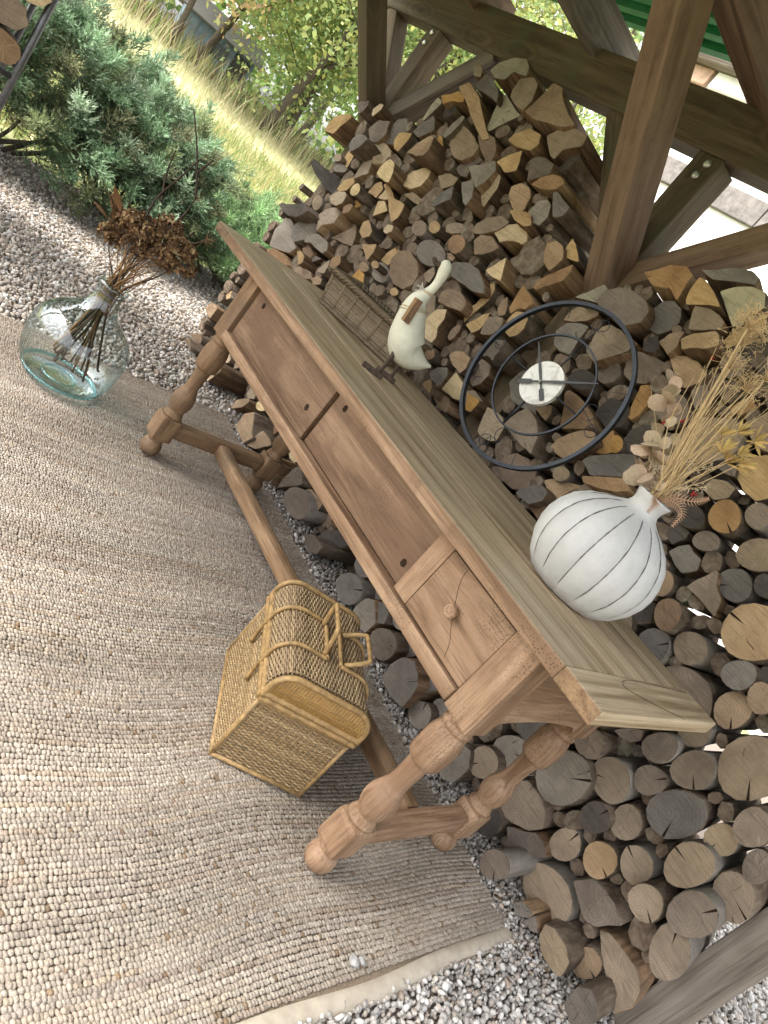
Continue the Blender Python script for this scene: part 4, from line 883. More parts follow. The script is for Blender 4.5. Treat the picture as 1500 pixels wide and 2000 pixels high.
tr 778 - -171,983 -166,978 -165,972 -169,966 -176,961 -185,958 -194,957 -205,958 -213,961 -218,967 -218,973 -214,979 -208,984 -199,988 -189,988 -180,987
gs 835 - -721,738 -705,795 -615,812 -676,768
ps 783 - -553,758 -522,810 -483,848 -462,819 -458,780
os 812 - -1041,634 -994,671 -915,686 -829,664 -879,628 -944,613
ts 810 - -737,683 -696,717 -613,731 -567,714 -621,678 -680,664
ts 773 - -740,757 -723,771 -675,766 -658,738 -672,713
os 836 - -826,777 -773,804 -719,795 -721,745 -754,740
os 780 - -463,822 -482,859 -448,894 -413,866 -418,823
ts 820 - -580,706 -559,742 -517,747 -494,724 -529,698
tr 838 - -27,955 -21,950 -20,943 -25,936 -34,930 -45,926 -56,924 -67,924 -75,928 -79,934 -80,941 -76,948 -68,955 -57,959 -46,959 -36,958
bs 858 - -32,937 -25,973 31,1000 38,961 9,928"""
TN = {'p': 'pale fresh', 't': 'tan', 'o': 'orange-tan', 'b': 'brown', 'g': 'grey weathered', 'd': 'dark', 'l': 'lichen-grey'}
def area(P): return .5 * sum(P[i][0] * P[(i + 1) % len(P)][1] - P[(i + 1) % len(P)][0] * P[i][1] for i in range(len(P)))
def refine(P, kind, r_):
    """round the corners a little and roughen long straight edges"""
    out = []; n = len(P)
    for i in range(n):
        a, b, c = P[i - 1], P[i], P[(i + 1) % n]
        if kind == 'r': out.append(b); continue
        k = .13
        out.append((b[0] + (a[0] - b[0]) * k, b[1] + (a[1] - b[1]) * k)); out.append((b[0] * .94 + (a[0] + c[0]) * .03, b[1] * .94 + (a[1] + c[1]) * .03)); out.append((b[0] + (c[0] - b[0]) * k, b[1] + (c[1] - b[1]) * k))
        L = math.hypot(c[0] - b[0], c[1] - b[1])
        if L > .035:
            j = L * .035
            out.append((b[0] + (c[0] - b[0]) * .5 + r_.uniform(-j, j), b[1] + (c[1] - b[1]) * .5 + r_.uniform(-j, j)))
    return out
def log_body(bm, P, y0, L, r_, rough, tilt, yaw=(0, 0)):
    n = len(P); R0 = math.sqrt(abs(area(P)) / math.pi)
    st = [0, .004, .25 * L, .55 * L, .8 * L, L]; rows = []
    ph = [r_.uniform(0, 6.28) for _ in range(4)]
    for j, t in enumerate(st):
        row = []
        for i, (x, z) in enumerate(P):
            a = 2 * math.pi * i / n
            k = 1 - .06 * t / L * (1 + math.sin(ph[3]))
            if j > 0: k += rough * (math.sin(3 * a + ph[0] + 9 * t) * .5 + math.sin(7 * a + ph[1] - 13 * t) * .35 + r_.uniform(-.6, .6))
            if j == 0: k -= .03
            yy = y0 + t + ((tilt[0] * x + tilt[1] * z) if j < 2 else 0)
            row.append(bm.verts.new((x * k + yaw[0] * t, yy, z * k + yaw[1] * t)))
        rows.append(row)
    for a, b in zip(rows, rows[1:]):
        for i in range(n):
            f = bm.faces.new((a[i], a[(i + 1) % n], b[(i + 1) % n], b[i])); f.smooth = True
    bm.faces.new(rows[-1]); bm.faces.new(rows[0][::-1]).material_index = 1  # near-black front cap paints the shade deep in the drying crack
    return rows
def cut_end(P, tilt, notch, r_, kind):
    """the sawn face: a slightly uneven disc 2 mm proud, with a wedge-shaped drying crack let into it"""
    bm = bmesh.new(); n = len(P); Q = list(P)
    face = lambda x, z, d=0: (x, -.002 + tilt[0] * x + tilt[1] * z + d, z)
    s0 = .975
    ring = []
    for x, z in Q: ring.append([x * s0, z * s0])
    if notch is not None:
        ai = min(range(n), key=lambda i: abs((math.atan2(ring[i][1], ring[i][0]) - notch + math.pi) % (2 * math.pi) - math.pi))
        rr = math.hypot(*ring[ai]); w = .032 * rr + .0015; dx, dz = math.cos(notch), math.sin(notch); dep = r_.uniform(.1, .35)
        new = [(rr * dx + w * dz, rr * dz - w * dx), (rr * .62 * dx + w * .6 * dz, rr * .62 * dz - w * .6 * dx), (rr * dep * dx, rr * dep * dz), (rr * .62 * dx - w * .5 * dz, rr * .62 * dz + w * .5 * dx), (rr * dx - w * dz, rr * dz + w * dx)]
        ring = ring[:ai] + new + ring[ai + 1:]
        vs = [bm.verts.new(face(x, z)) for x, z in ring]; f = bm.faces.new(vs); bm.normal_update()
        if f.normal.y > 0: f.normal_flip()
        bmesh.ops.triangulate(bm, faces=[f])
    else:
        mid = [bm.verts.new(face(x * .55, z * .55, r_.uniform(-.0015, .0015))) for x, z in ring]; vs = [bm.verts.new(face(x, z)) for x, z in ring]
        c = bm.verts.new(face(0, 0)); m = len(vs)
        for i in range(m):
            bm.faces.new((vs[i], vs[(i + 1) % m], mid[(i + 1) % m], mid[i])); bm.faces.new((mid[i], mid[(i + 1) % m], c))
        bmesh.ops.recalc_face_normals(bm, faces=bm.faces); bm.normal_update()
        if sum(f.normal.y for f in bm.faces) > 0:
            for f in bm.faces: f.normal_flip()
    me = bpy.data.meshes.new('cut_end'); bm.to_mesh(me); bm.free(); return me
CLASS = {}
def class_label(tone, kind, size, x, z, notch):
    sz = 'thick' if size > .075 else ('slim' if size < .04 else 'medium')
    wx = 'beside the far post' if x < -.75 else 'midway between far and middle posts' if x < .3 else 'beside the middle post' if x < 1.1 else 'midway between middle and grey posts' if x < 1.9 else 'beside the grey post'
    wz = 'on the gravel' if z < .13 else 'below table-top height' if z < .7 else 'just above table-top height' if z < 1.15 else 'high in the stack' if z < 1.5 else 'on top of the stack'
    return '%s %s %s %s%s, %s' % (sz, TN[tone], 'round' if kind == 'r' else 'split', 'cracked log ' if notch is not None else 'log ', wz, wx)
placed = []   # x, z outlines for the filler
def make_log(tone, kind, y0, notch, P, label=None, group=None, L=None, cat='log'):
    r_ = random.Random(len(placed) * 13 + 5)
    if area(P) < 0: P = P[::-1]
    cx = sum(p[0] for p in P) / len(P); cz = sum(p[1] for p in P) / len(P)
    P0 = [(x - cx, z - cz) for x, z in P]; size = math.sqrt(abs(area(P0)) / math.pi)
    P0 = refine(P0, kind, r_)
    tilt = (r_.uniform(-.12, .12), r_.uniform(-.12, .12)) if kind == 'r' else (r_.uniform(-.25, .25), r_.uniform(-.25, .25))
    L = L or r_.uniform(.28, .36)
    bm = bmesh.new(); log_body(bm, P0, 0, L, r_, .03 if kind == 'r' else .02, tilt, (r_.uniform(-.06, .06), r_.uniform(-.05, .05)))
    if kind == 'r': bmat = M['bark_grey'] if (tone in 'gb' and r_.random() < .55) else M['bark']
    else: bmat = M['splitp'] if (tone in 'po' and r_.random() < .5) else (M['bark'] if r_.random() < .33 else M['split'])
    if tone == 'd': bmat = M['bark']
    lab = label or class_label(tone, kind, size, cx, cz, notch)
    o = bm_obj('firewood_log', bm, [bmat, M['dark']], None, False, (cx, y0, cz))
    tag(o, lab, cat, group or ('logs: ' + lab))
    e = link('cut_end', cut_end(P0, tilt, notch, r_, kind), M['end_' + tone], o)
    placed.append(P)
    return o
for line in LOGS.strip().splitlines():
    tk = line.split(); P = [tuple(float(v) / 1000 for v in c.split(',')) for c in tk[3:]]
    tn = tk[0][0]
    if tn == 't' and P[0][0] > 1.45 and P[0][1] < .75: tn = 'b' if int(tk[1]) % 4 else 't'      # the low logs by the grey post have weathered
    make_log(tn, tk[0][1], float(tk[1]) / 1000, None if tk[2] == '-' else float(tk[2]), P)
# fill what stands between and behind: circles thrown into the gaps
def top_z(x):
    pts = [(-1.30, .55), (-1.22, 1.25), (-1.05, 1.42), (-.8, 1.52), (-.6, 1.72), (-.4, 1.85), (.0, 1.80), (.25, 1.65), (.45, 1.5), (.6, 1.42), (.8, 1.45), (1.0, 1.58), (1.3, 1.55), (1.6, 1.5), (2.36, 1.42)]
    for (a, za), (b, zb) in zip(pts, pts[1:]):
        if a <= x <= b: return za + (zb - za) * (x - a) / (b - a)
    return 0
GR = .01; gx0, gz0 = -1.32, 0.0
NX, NZ = int(3.72 / GR), int(2.05 / GR)
occ = np.zeros((NX, NZ), dtype=bool)
XX, ZZ = np.meshgrid(gx0 + (np.arange(NX) + .5) * GR, gz0 + (np.arange(NZ) + .5) * GR, indexing='ij')
for P in placed:
    A = np.array(P); x0, x1 = A[:, 0].min(), A[:, 0].max(); z0, z1 = A[:, 1].min(), A[:, 1].max()
    sl_ = (XX >= x0) & (XX <= x1) & (ZZ >= z0) & (ZZ <= z1); ii = np.nonzero(sl_); px, pz = XX[ii], ZZ[ii]; inside = np.zeros(len(px), bool)
    for i in range(len(P)):
        (ax, az), (bx, bz) = P[i], P[(i + 1) % len(P)]
        if az == bz: continue
        c = ((az > pz) != (bz > pz)) & (px < (bx - ax) * (pz - az) / (bz - az) + ax); inside ^= c
    occ[ii[0][inside], ii[1][inside]] = True
tops = np.array([top_z(x) for x in XX[:, 0]])
blocked = occ | (ZZ > tops[:, None]) | ((XX > .625) & (XX < .77)) | ((XX > -1.225) & (XX < -1.09)) | (XX > 2.385)
fill = []
free = ~blocked
for r0 in (.085, .07, .055, .042, .032, .024, .018):
    tries = {.085: 900, .07: 1500, .055: 2500, .042: 4000, .032: 7000, .024: 9000, .018: 7000}[r0]
    for _ in range(tries):
        x = rng.uniform(-1.3, 2.38); z = rng.uniform(r0 * .7, 1.9)
        i, j = int((x - gx0) / GR), int((z - gz0) / GR)
        if i < 0 or j < 0 or i >= NX or j >= NZ or not free[i, j]: continue
        k = int(r0 * .86 / GR) + 1
        sub = free[max(0, i - k):i + k + 1, max(0, j - k):j + k + 1]; sx_ = XX[max(0, i - k):i + k + 1, max(0, j - k):j + k + 1]; sz_ = ZZ[max(0, i - k):i + k + 1, max(0, j - k):j + k + 1]
        d = (sx_ - x) ** 2 + (sz_ - z) ** 2 < (r0 * .86) ** 2
        if sub[d].all():
            fill.append((x, z, r0)); sub[d] = False
def fill_outline(x, z, r, r_):
    n = 9 if r > .03 else 7; ph = r_.uniform(0, 6)
    return [(x + r * (1 + .16 * math.sin(2 * (a := 2 * math.pi * i / n) + ph) + r_.uniform(-.08, .08)) * math.cos(a), z + r * (1 + .16 * math.sin(2 * a + ph) + r_.uniform(-.08, .08)) * math.sin(a)) for i in range(n)]
fill.sort(key=lambda t: -t[2]); nbig = 0
sb = bmesh.new()
for x, z, r in fill:
    r_ = random.Random(int(x * 9173 + z * 7919)); P = fill_outline(x, z, r, r_)
    if nbig < 38 and r >= .042:
        make_log(r_.choice('tbbggo'), 's' if r_.random() < .5 else 'r', r_.uniform(.80, .85), None, P); nbig += 1
    else:
        P0 = [(a - x, b - z) for a, b in P]
        tmp = bmesh.new(); log_body(tmp, P0, 0, r_.uniform(.26, .32), r_, .02, (0, 0))
        bmesh.ops.translate(tmp, verts=tmp.verts, vec=(x, r_.uniform(.835, .885), z))
        for f in tmp.faces: f.material_index = 0
        tmp.normal_update()
        for f in tmp.faces:
            if f.normal.y < -.9: f.material_index = 1 + r_.randrange(3)
        me = bpy.data.meshes.new('t'); tmp.to_mesh(me); tmp.free(); sb.from_mesh(me); bpy.data.meshes.remove(me)
# second row of logs added behind the first to block light on the meadow side
r_ = random.Random(3); z = .07; row = 0
while z < 1.75:
    x = -1.05 + (.07 if row % 2 else 0)
    while x < 1.15:
        if z < top_z(x) - .1 and not (.60 < x < .79):
            P0 = [(a - x, b - z) for a, b in fill_outline(x, z, .074, r_)]
            tmp = bmesh.new(); log_body(tmp, P0, 0, .3, r_, .02, (0, 0)); bmesh.ops.translate(tmp, verts=tmp.verts, vec=(x, 1.19, z))
            me = bpy.data.meshes.new('t'); tmp.to_mesh(me); tmp.free(); sb.from_mesh(me); bpy.data.meshes.remove(me)
        x += .145
    z += .128; row += 1
so_ = bm_obj('firewood_stack', sb, [M['bark'], M['end_b'], M['end_g'], M['end_d']])
tag(so_, 'small logs packed into the firewood gaps, plus an added back row that blocks light', 'firewood', kind='stuff')

# ---------------------------------------------------------------- white ribbed vase
VX, VY = 1.700, 0.338
vase = empty('ribbed_vase', (VX, VY, TH)); tag(vase, 'round white chalky vase with dark vertical seams standing on the table', 'vase')
vprof = [(.075, .000), (.100, .006), (.125, .030), (.146, .066), (.155, .100), (.156, .125), (.150, .155), (.136, .186), (.112, .212), (.082, .232), (.055, .245), (.041, .254), (.036, .264), (.036, .274), (.040, .286), (.0445, .295), (.043, .297), (.036, .292), (.031, .275), (.031, .262), (.05, .24)]
NSEAM = 15
def lob(t, z, r):
    a = (t * NSEAM / (2 * math.pi)) % 1.0; e = abs(a - .5) * 2
    amp = min(1.0, max(0.0, (r - .05) / .06)) * (1.0 if z < .25 else 0)
    return 1 - .050 * amp * e ** 2.6
bm = bmesh.new(); lathe(bm, vprof, 180, (0, 0), True, True, lob); vb = bm_obj('body', bm, M['vase'], vase)
for k in range(NSEAM):
    t = 2 * math.pi * k / NSEAM; pts = []; rr_ = random.Random(k)
    for r, z in vprof[2:11]:
        rv = r * lob(t, z, r) + .0003; w = .010 * math.sin(z * 40 + k)
        pts.append((rv * math.cos(t + w * .3), rv * math.sin(t + w * .3), z))
    bm = bmesh.new(); P = curve_pts(pts, 26); tube(bm, P, [.0004] + [rr_.uniform(.0007, .0017) for _ in P[1:-1]] + [.0003], 5)
    o = bm_obj('seam', bm, M['ringseam'], vase)

# ---------------------------------------------------------------- dried bouquet in the vase
bq = empty('dried_bouquet', (VX, VY, TH + .27)); tag(bq, 'straw-coloured dried flowers and pale eucalyptus standing in the white vase', 'dried flowers')
neck = Vector((VX, VY, TH + .285)); inside = Vector((VX, VY, TH + .12))
def bpart(name, bm, mat, smooth=False):
    o = bm_obj(name, bm, mat, None, smooth); child(o, bq); return o
def stem_to(tip, r0=.0016, r1=.0008, mat='straw', bend=.02, n=10):
    tip = Vector(tip); a = rng.uniform(0, 6.28); nk = neck + Vector((math.cos(a), math.sin(a), 0)) * rng.uniform(.004, .022)
    mid = nk.lerp(tip, .55) + Vector((rng.uniform(-bend, bend), rng.uniform(-bend, bend), rng.uniform(-bend, bend) * .3))
    P = curve_pts([inside + Vector((rng.uniform(-.02, .02), rng.uniform(-.02, .02), 0)), nk, mid, tip], n)
    bm = bmesh.new(); tube(bm, P, [r0 + (r1 - r0) * i / n for i in range(n + 1)], 5); bpart('stem', bm, M[mat]); return P
def petal_mesh(items, col):
    """items: list of (centre, direction, width, length, cup) -> leaf-shaped faces"""
    V = []; F = []; C_ = []
    for c, d, w, L, cup, tint in items:
        c = Vector(c); d = Vector(d).normalized(); u, v = frame(d); a = rng.uniform(0, 6.28); s = u * math.cos(a) + v * math.sin(a); nn = d.cross(s)
        b = len(V)
        for t, k in ((0, .15), (.3, .85), (.62, 1.0), (.88, .6), (1.0, .05)):
            base = c + d * (L * t) + nn * (cup * L * t * t)
            for sd in (-1, 0, 1):
                V.append(base + s * (sd * w * k * .5) + nn * (cup * .5 * w * k * abs(sd))); C_.append(tint)
        for i in range(4):
            for j in range(2):
                q = b + i * 3 + j; F.append((q, q + 1, q + 4, q + 3))
    return np.array([tuple(v) for v in V]), np.array(F), np.array(C_)
def petals(name, items, parent, mat='dry'):
    v, f, c = petal_mesh(items, None); o = link(name, np_mesh(name, v, f, c), M[mat], smooth=True); child(o, parent); return o
def jc(c, k=.15): 
    q = rng.uniform(1 - k, 1 + k); return (c[0] * q, c[1] * q * rng.uniform(.95, 1.05), c[2] * q)
def rv(s=1.0): return Vector((rng.gauss(0, s), rng.gauss(0, s), rng.gauss(0, s)))
# grasses and thin stalks
for i in range(60):
    tip = Vector((VX + rng.gauss(-.045, .06), VY + rng.gauss(.02, .055), TH + rng.uniform(.46, .68)))
    stem_to(tip, rng.uniform(.0008, .0018), .0005, 'straw')
# umbels on thick stems
for tip, r, n in (((1.61, .33, 1.375), .0030, 34), ((1.665, .345, 1.36), .0022, 36), ((1.575, .36, 1.43), .0045, 70), ((1.59, .30, 1.455), .0035, 60), ((1.70, .30, 1.39), .0022, 30)):
    P = stem_to(tip, r, r * .7, 'straw', .008, 12); tip = Vector(tip); d = (P[-1] - P[-3]).normalized(); bm = bmesh.new()
    for k in range(n):
        q = (d * rng.uniform(.3, 1.0) + rv(.55)).normalized(); L = rng.uniform(.03, .055)
        e = tip + q * L; m = tip + q * L * .5 + d * .006
        tube(bm, [tip, m, e], [.0006, .0005, .0004], 4)
        if n > 50 or k % 3 == 0:
            for _ in range(5): 
                e2 = e + rv(.006); tube(bm, [e, e2], [.0004, .0009], 4)
    bpart('seed_head', bm, M['straw'])
# star-shaped papery flowers
for tip in ((1.725, .335, 1.285), (1.70, .34, 1.262), (1.765, .335, 1.29), (1.755, .345, 1.252), (1.78, .33, 1.238), (1.735, .325, 1.235), (1.745, .36, 1.225)):
    P = stem_to(tip, .0012, .0008, 'straw', .015); d = (P[-1] - P[-3]).normalized()
    petals('star_flower', [(Vector(tip), (d * .8 + rv(.55)), .0062, rng.uniform(.022, .040), .12, jc((0.60, 0.43, 0.17))) for _ in range(16)], bq)
# eucalyptus sprays with round leaves
for ctrl, cnt in (([(1.66, .335, 1.09), (1.61, .345, 1.17), (1.545, .36, 1.24), (1.49, .37, 1.315)], 26), ([(1.665, .325, 1.085), (1.635, .32, 1.13), (1.60, .325, 1.165)], 18), ([(1.67, .35, 1.09), (1.64, .375, 1.15), (1.61, .39, 1.2)], 9)):
    P = curve_pts([tuple(inside), tuple(neck)] + ctrl, 26); bm = bmesh.new(); tube(bm, P, [.0014 - .0008 * i / 26 for i in range(27)], 5); bpart('stem', bm, M['brownstem'])
    for i in range(cnt):
        t = 11 + int(15 * (i / cnt)); p = P[min(t, 26)]
        d = rv(1.0) + Vector((0, -.3, .2)); w = rng.uniform(.028, .044)
        o = petals('eucalyptus_leaf', [(p, d, w, w * rng.uniform(.95, 1.25), rng.uniform(.1, .5), jc((0.60, 0.47, 0.34)))], bq)
# fern fronds
for ctrl in ([(1.72, .30, 1.075), (1.735, .28, 1.068), (1.752, .25, 1.045)], [(1.74, .31, 1.10), (1.775, .325, 1.125), (1.79, .33, 1.15)], [(1.745, .31, 1.095), (1.78, .31, 1.09), (1.79, .30, 1.055)]):
    P = curve_pts([tuple(neck)] + ctrl, 20); bm = bmesh.new(); tube(bm, P, [.0011] * 20 + [.0003], 4)
    for i in range(4, 20):
        d = (P[min(i + 1, 20)] - P[i - 1]).normalized(); s = d.cross(Vector((.6, -.7, .3))).normalized(); L = .016 * (1 - .75 * (i - 4) / 16)
        for sg in (-1, 1): tube(bm, [P[i], P[i] + s * sg * L * .6 + d * L * .3, P[i] + s * sg * L + d * L * .7], [.0012, .001, .0003], 4)
    bpart('fern_frond', bm, plain('dry_fern', (0.46, 0.29, 0.19), .8, .15))
# catkin plumes
for tip in ((1.765, .33, 1.16), (1.735, .35, 1.20), (1.62, .35, 1.27), (1.70, .33, 1.18), (1.665, .31, 1.12)):
    P = stem_to(tip, .0009, .0006, 'straw', .02); bm = bmesh.new()
    for i in range(70):
        p = P[-1 - int(rng.random() * 4)] + rv(.0055); tube(bm, [p, p + rv(.0022)], [.0012, .0006], 4)
    bpart('plume', bm, plain('pale_plume', (0.60, 0.50, 0.36), .85, .1))
for p in ((1.71, .325, 1.078), (1.755, .335, 1.135), (1.585, .34, 1.205), (1.615, .34, 1.235), (1.55, .35, 1.375)):
    bm = bmesh.new()
    for _ in range(5): bmesh.ops.create_icosphere(bm, subdivisions=1, radius=.0032, matrix=Matrix.Translation(Vector(p) + rv(.003)))
    bpart('red_flower', bm, M['berry'])

# ---------------------------------------------------------------- skeleton clock leaning on the logs
CB = Vector((.987, .664, TH + .004)); CR = .297; lean = .105
clock = empty('skeleton_clock', CB); tag(clock, 'round black metal skeleton clock leaning against the logs behind the table', 'clock')
cx_ = Vector((1, 0, 0)); cz_ = Vector((0, math.sin(lean), math.cos(lean))); cn = Vector((0, -math.cos(lean), math.sin(lean)))
CC_ = CB + cz_ * CR
# turned about its own axis so that the hands stand as seen
def cp(ang, r, d=0.0): return CC_ + cx_ * (r * math.sin(ang)) + cz_ * (r * math.cos(ang)) + cn * d
def cpart(name, bm, mat, smooth=False, parent=None):
    o = bm_obj(name, bm, mat, None, smooth); child(o, clock); return o
def ringmesh(r, w, d):
    bm = bmesh.new(); n = 96; rows = []
    for i in range(n):
        a = 2 * math.pi * i / n
        rows.append([bm.verts.new(cp(a, r + q, e)) for q, e in ((-w, -d), (w, -d), (w, d), (-w, d))])
    for i in range(n):
        a, b = rows[i], rows[(i + 1) % n]
        for k in range(4):
            f = bm.faces.new((a[k], a[(k + 1) % 4], b[(k + 1) % 4], b[k]))
    bmesh.ops.recalc_face_normals(bm, faces=bm.faces); return bm
cpart('outer_ring', ringmesh(CR - .006, .006, .0085), M['metal']); cpart('inner_ring', ringmesh(.176, .0028, .004), M['metal'])
for k in range(4):
    a = k * math.pi / 2 + .0
    bm = bmesh.new(); tube(bm, [cp(a, .05), cp(a, .176)], .0032, 8); cpart('spoke', bm, M['metal'])
    if k == 1 or k == 0:
        if k == 1: pass
    if k == 0:
        bm = bmesh.new(); tube(bm, [cp(a, .178), cp(a, CR - .01)], .0022, 6); cpart('spoke', bm, M['metal'])
    # scroll between the rings
    bm = bmesh.new(); pts = []
    for i in range(30):
        t = i / 29
        if t < .5: ph = -2.6 + 4.6 * (t / .5); ctr = (a - .16, .205); rr = .026
        else: ph = 2.0 + math.pi - 6.4 * ((t - .5) / .5); ctr = (a + .02, .252); rr = .022 - .006 * (t - .5)
        c = cp(ctr[0], ctr[1]); pts.append(c + cx_ * (rr * math.cos(ph + a)) + cz_ * (rr * math.sin(ph + a)))
    tube(bm, curve_pts(pts, 60), .0014, 5); cpart('scroll', bm, M['metal'])
for k in range(12):
    a = 2 * math.pi * k / 12
    if k == 0: continue
    bm = bmesh.new(); tube(bm, [cp(a, CR - .012), cp(a, CR - .062)], [.0013, .0011], 5); cpart('hour_mark', bm, M['metal'])
bm = bmesh.new(); n = 64; rf = [bm.verts.new(cp(2 * math.pi * i / n, .076, .010)) for i in range(n)]; rb = [bm.verts.new(cp(2 * math.pi * i / n, .076, -.004)) for i in range(n)]
bm.faces.new(rf); bm.faces.new(rb[::-1])
for i in range(n): bm.faces.new((rf[i], rb[i], rb[(i + 1) % n], rf[(i + 1) % n]))
bmesh.ops.recalc_face_normals(bm, faces=bm.faces); cpart('dial', bm, M['marble'])
def hand(ang, L, tail, d, w):
    bm = bmesh.new(); ax = (cp(ang, 1) - CC_).normalized(); sd = ax.cross(cn)
    out = [(-tail, w * 1.5), (-tail * .42, w * 1.5), (-tail * .36, w * .55), (0, w * .6), (L * .3, w * .95), (L, w * .35)]
    top = [bm.verts.new(CC_ + ax * q + sd * h + cn * (d + .002)) for q, h in out] + [bm.verts.new(CC_ + ax * q - sd * h + cn * (d + .002)) for q, h in out[::-1]]
    bot = [bm.verts.new(v.co - cn * .003) for v in top]
    bm.faces.new(top); bm.faces.new(bot[::-1]); m = len(top)
    for i in range(m): bm.faces.new((top[i], bot[i], bot[(i + 1) % m], top[(i + 1) % m]))
    bmesh.ops.recalc_face_normals(bm, faces=bm.faces); return bm
# angles read as clock positions: short hand towards the far end, long hand towards the vase
cpart('hour_hand', hand(R(-54), .150, .066, .014, .0050), M['black']); cpart('minute_hand', hand(R(56), .195, .078, .019, .0050), M['black'])
bm = bmesh.new(); bmesh.ops.create_icosphere(bm, subdivisions=2, radius=.005, matrix=Matrix.Translation(CC_ + cn * .022)); cpart('hub', bm, M['zinc'], True)

# ---------------------------------------------------------------- painted duck
DX, DY = 0.80, 0.335
duck = empty('painted_duck', (DX, DY, TH)); tag(duck, 'cream painted wooden duck with twig legs, raffia string and brown name tag', 'duck ornament')
fd = Vector((-.62, -.78, 0)).normalized(); sd_ = Vector((0, 0, 1)).cross(fd)
def dpt(f, z, s=0): return Vector((DX, DY, TH)) + fd * f + sd_ * s + Vector((0, 0, z))
# spine from tail to crown: forward offset, height, half-width, half-depth
spine = [(-.078, .124, .004, .004), (-.066, .119, .014, .010), (-.040, .112, .030, .028), (-.005, .110, .046, .046), (.020, .122, .054, .055), (.040, .148, .054, .054), (.060, .190, .047, .046), (.074, .226, .038, .037), (.078, .252, .028, .028), (.072, .278, .018, .018), (.067, .300, .0135, .0135), (.066, .325, .0135, .0135), (.070, .350, .016, .0165), (.077, .372, .0175, .018), (.081, .385, .013, .013), (.083, .392, .004, .004)]
bm = bmesh.new(); rows = []; n = 24; SP = [Vector((a, b, 0)) for a, b, _, _ in spine]
fine = curve_pts([(a, b, 0) for a, b, _, _ in spine], 70); fr = curve_pts([(c, d, 0) for _, _, c, d in spine], 70)
for i, p in enumerate(fine):
    d = (fine[min(i + 1, 70)] - fine[max(i - 1, 0)]).normalized(); nx_, nz_ = -d.y, d.x
    hw, hd = max(fr[i].x, .002), max(fr[i].y, .002); row = []
    for k in range(n):
        t = 2 * math.pi * k / n; ridge = 1 + .05 * max(0, math.cos(t)) ** 6
        row.append(bm.verts.new(dpt(p.x + nx_ * hd * math.cos(t) * ridge, p.y + nz_ * hd * math.cos(t) * ridge, hw * math.sin(t))))
    rows.append(row)
for a, b in zip(rows, rows[1:]):
    for k in range(n): bm.faces.new((a[k], a[(k + 1) % n], b[(k + 1) % n], b[k])).smooth = True
bm.faces.new(rows[0][::-1]); bm.faces.new(rows[-1]); bmesh.ops.recalc_face_normals(bm, faces=bm.faces)
def dpart(name, bm, mat, sm=False):
    o = bm_obj(name, bm, mat, None, sm); child(o, duck); return o
dpart('body', bm, M['cream'])
bm = bmesh.new(); P = [dpt(.080, .366), dpt(.096, .366), dpt(.106, .362), dpt(.116, .369), dpt(.123, .368)]; tube(bm, curve_pts(P, 14), [.007, .008, .0085, .0085, .008, .0075, .007, .0065, .007, .008, .0078, .007, .006, .005, .003], 9); dpart('bill', bm, M['bark2'])
for s, f0 in ((1, .024), (-1, -.022)):
    top = dpt(f0 + .020, .105, .030 * s); foot = dpt(f0 + .016, .014, .042 * s)
    bm = bmesh.new(); tube(bm, curve_pts([top, top.lerp(foot, .4) + rv(.003), foot], 10), [.008, .0085, .008, .0075, .007, .0075, .007, .0065, .006, .0065, .007], 8); dpart('leg', bm, M['bark2'])
    bm = bmesh.new(); beam(bm, dpt(f0 - .004, .009, .042 * s), dpt(f0 + .070, .009, .046 * s), .020, .017, sd_, .005); dpart('foot', bm, M['bark2'])
# raffia round neck and chest, hanging name tag
def loop_at(i, grow=1.03, tiltf=0.0):
    pts = []
    for k in range(n):
        v = rows_co[i][k]; c = cen[i]; pts.append(c + (v - c) * grow + Vector((0, 0, tiltf * math.cos(2 * math.pi * k / n))))
    return pts
o_b = bpy.data.objects['body'] if False else None
cen = [dpt(p.x, p.y) for p in fine]; rows_co = []
for i, p in enumerate(fine):
    d = (fine[min(i + 1, 70)] - fine[max(i - 1, 0)]).normalized(); nx_, nz_ = -d.y, d.x; hw, hd = max(fr[i].x, .002), max(fr[i].y, .002)
    rows_co.append([dpt(p.x + nx_ * hd * math.cos(2 * math.pi * k / n) * (1 + .05 * max(0, math.cos(2 * math.pi * k / n)) ** 6), p.y + nz_ * hd * math.cos(2 * math.pi * k / n), hw * math.sin(2 * math.pi * k / n)) for k in range(n)])
for i, gw in ((43, 1.05), (44, 1.07), (32, 1.03), (33, 1.035)):
    bm = bmesh.new(); tube(bm, loop_at(i, gw, .006), .0016, 5, True); dpart('raffia_string', bm, M['string'])
bm = bmesh.new()
for k in range(9):
    b0 = dpt(.082, .284, .012); tube(bm, curve_pts([b0, b0 + fd * .010 + rv(.003), b0 + fd * .018 + rv(.009)], 5), .0008, 4)
dpart('string_tassel', bm, plain('white_thread', (0.7, 0.68, 0.62), .8, .1))
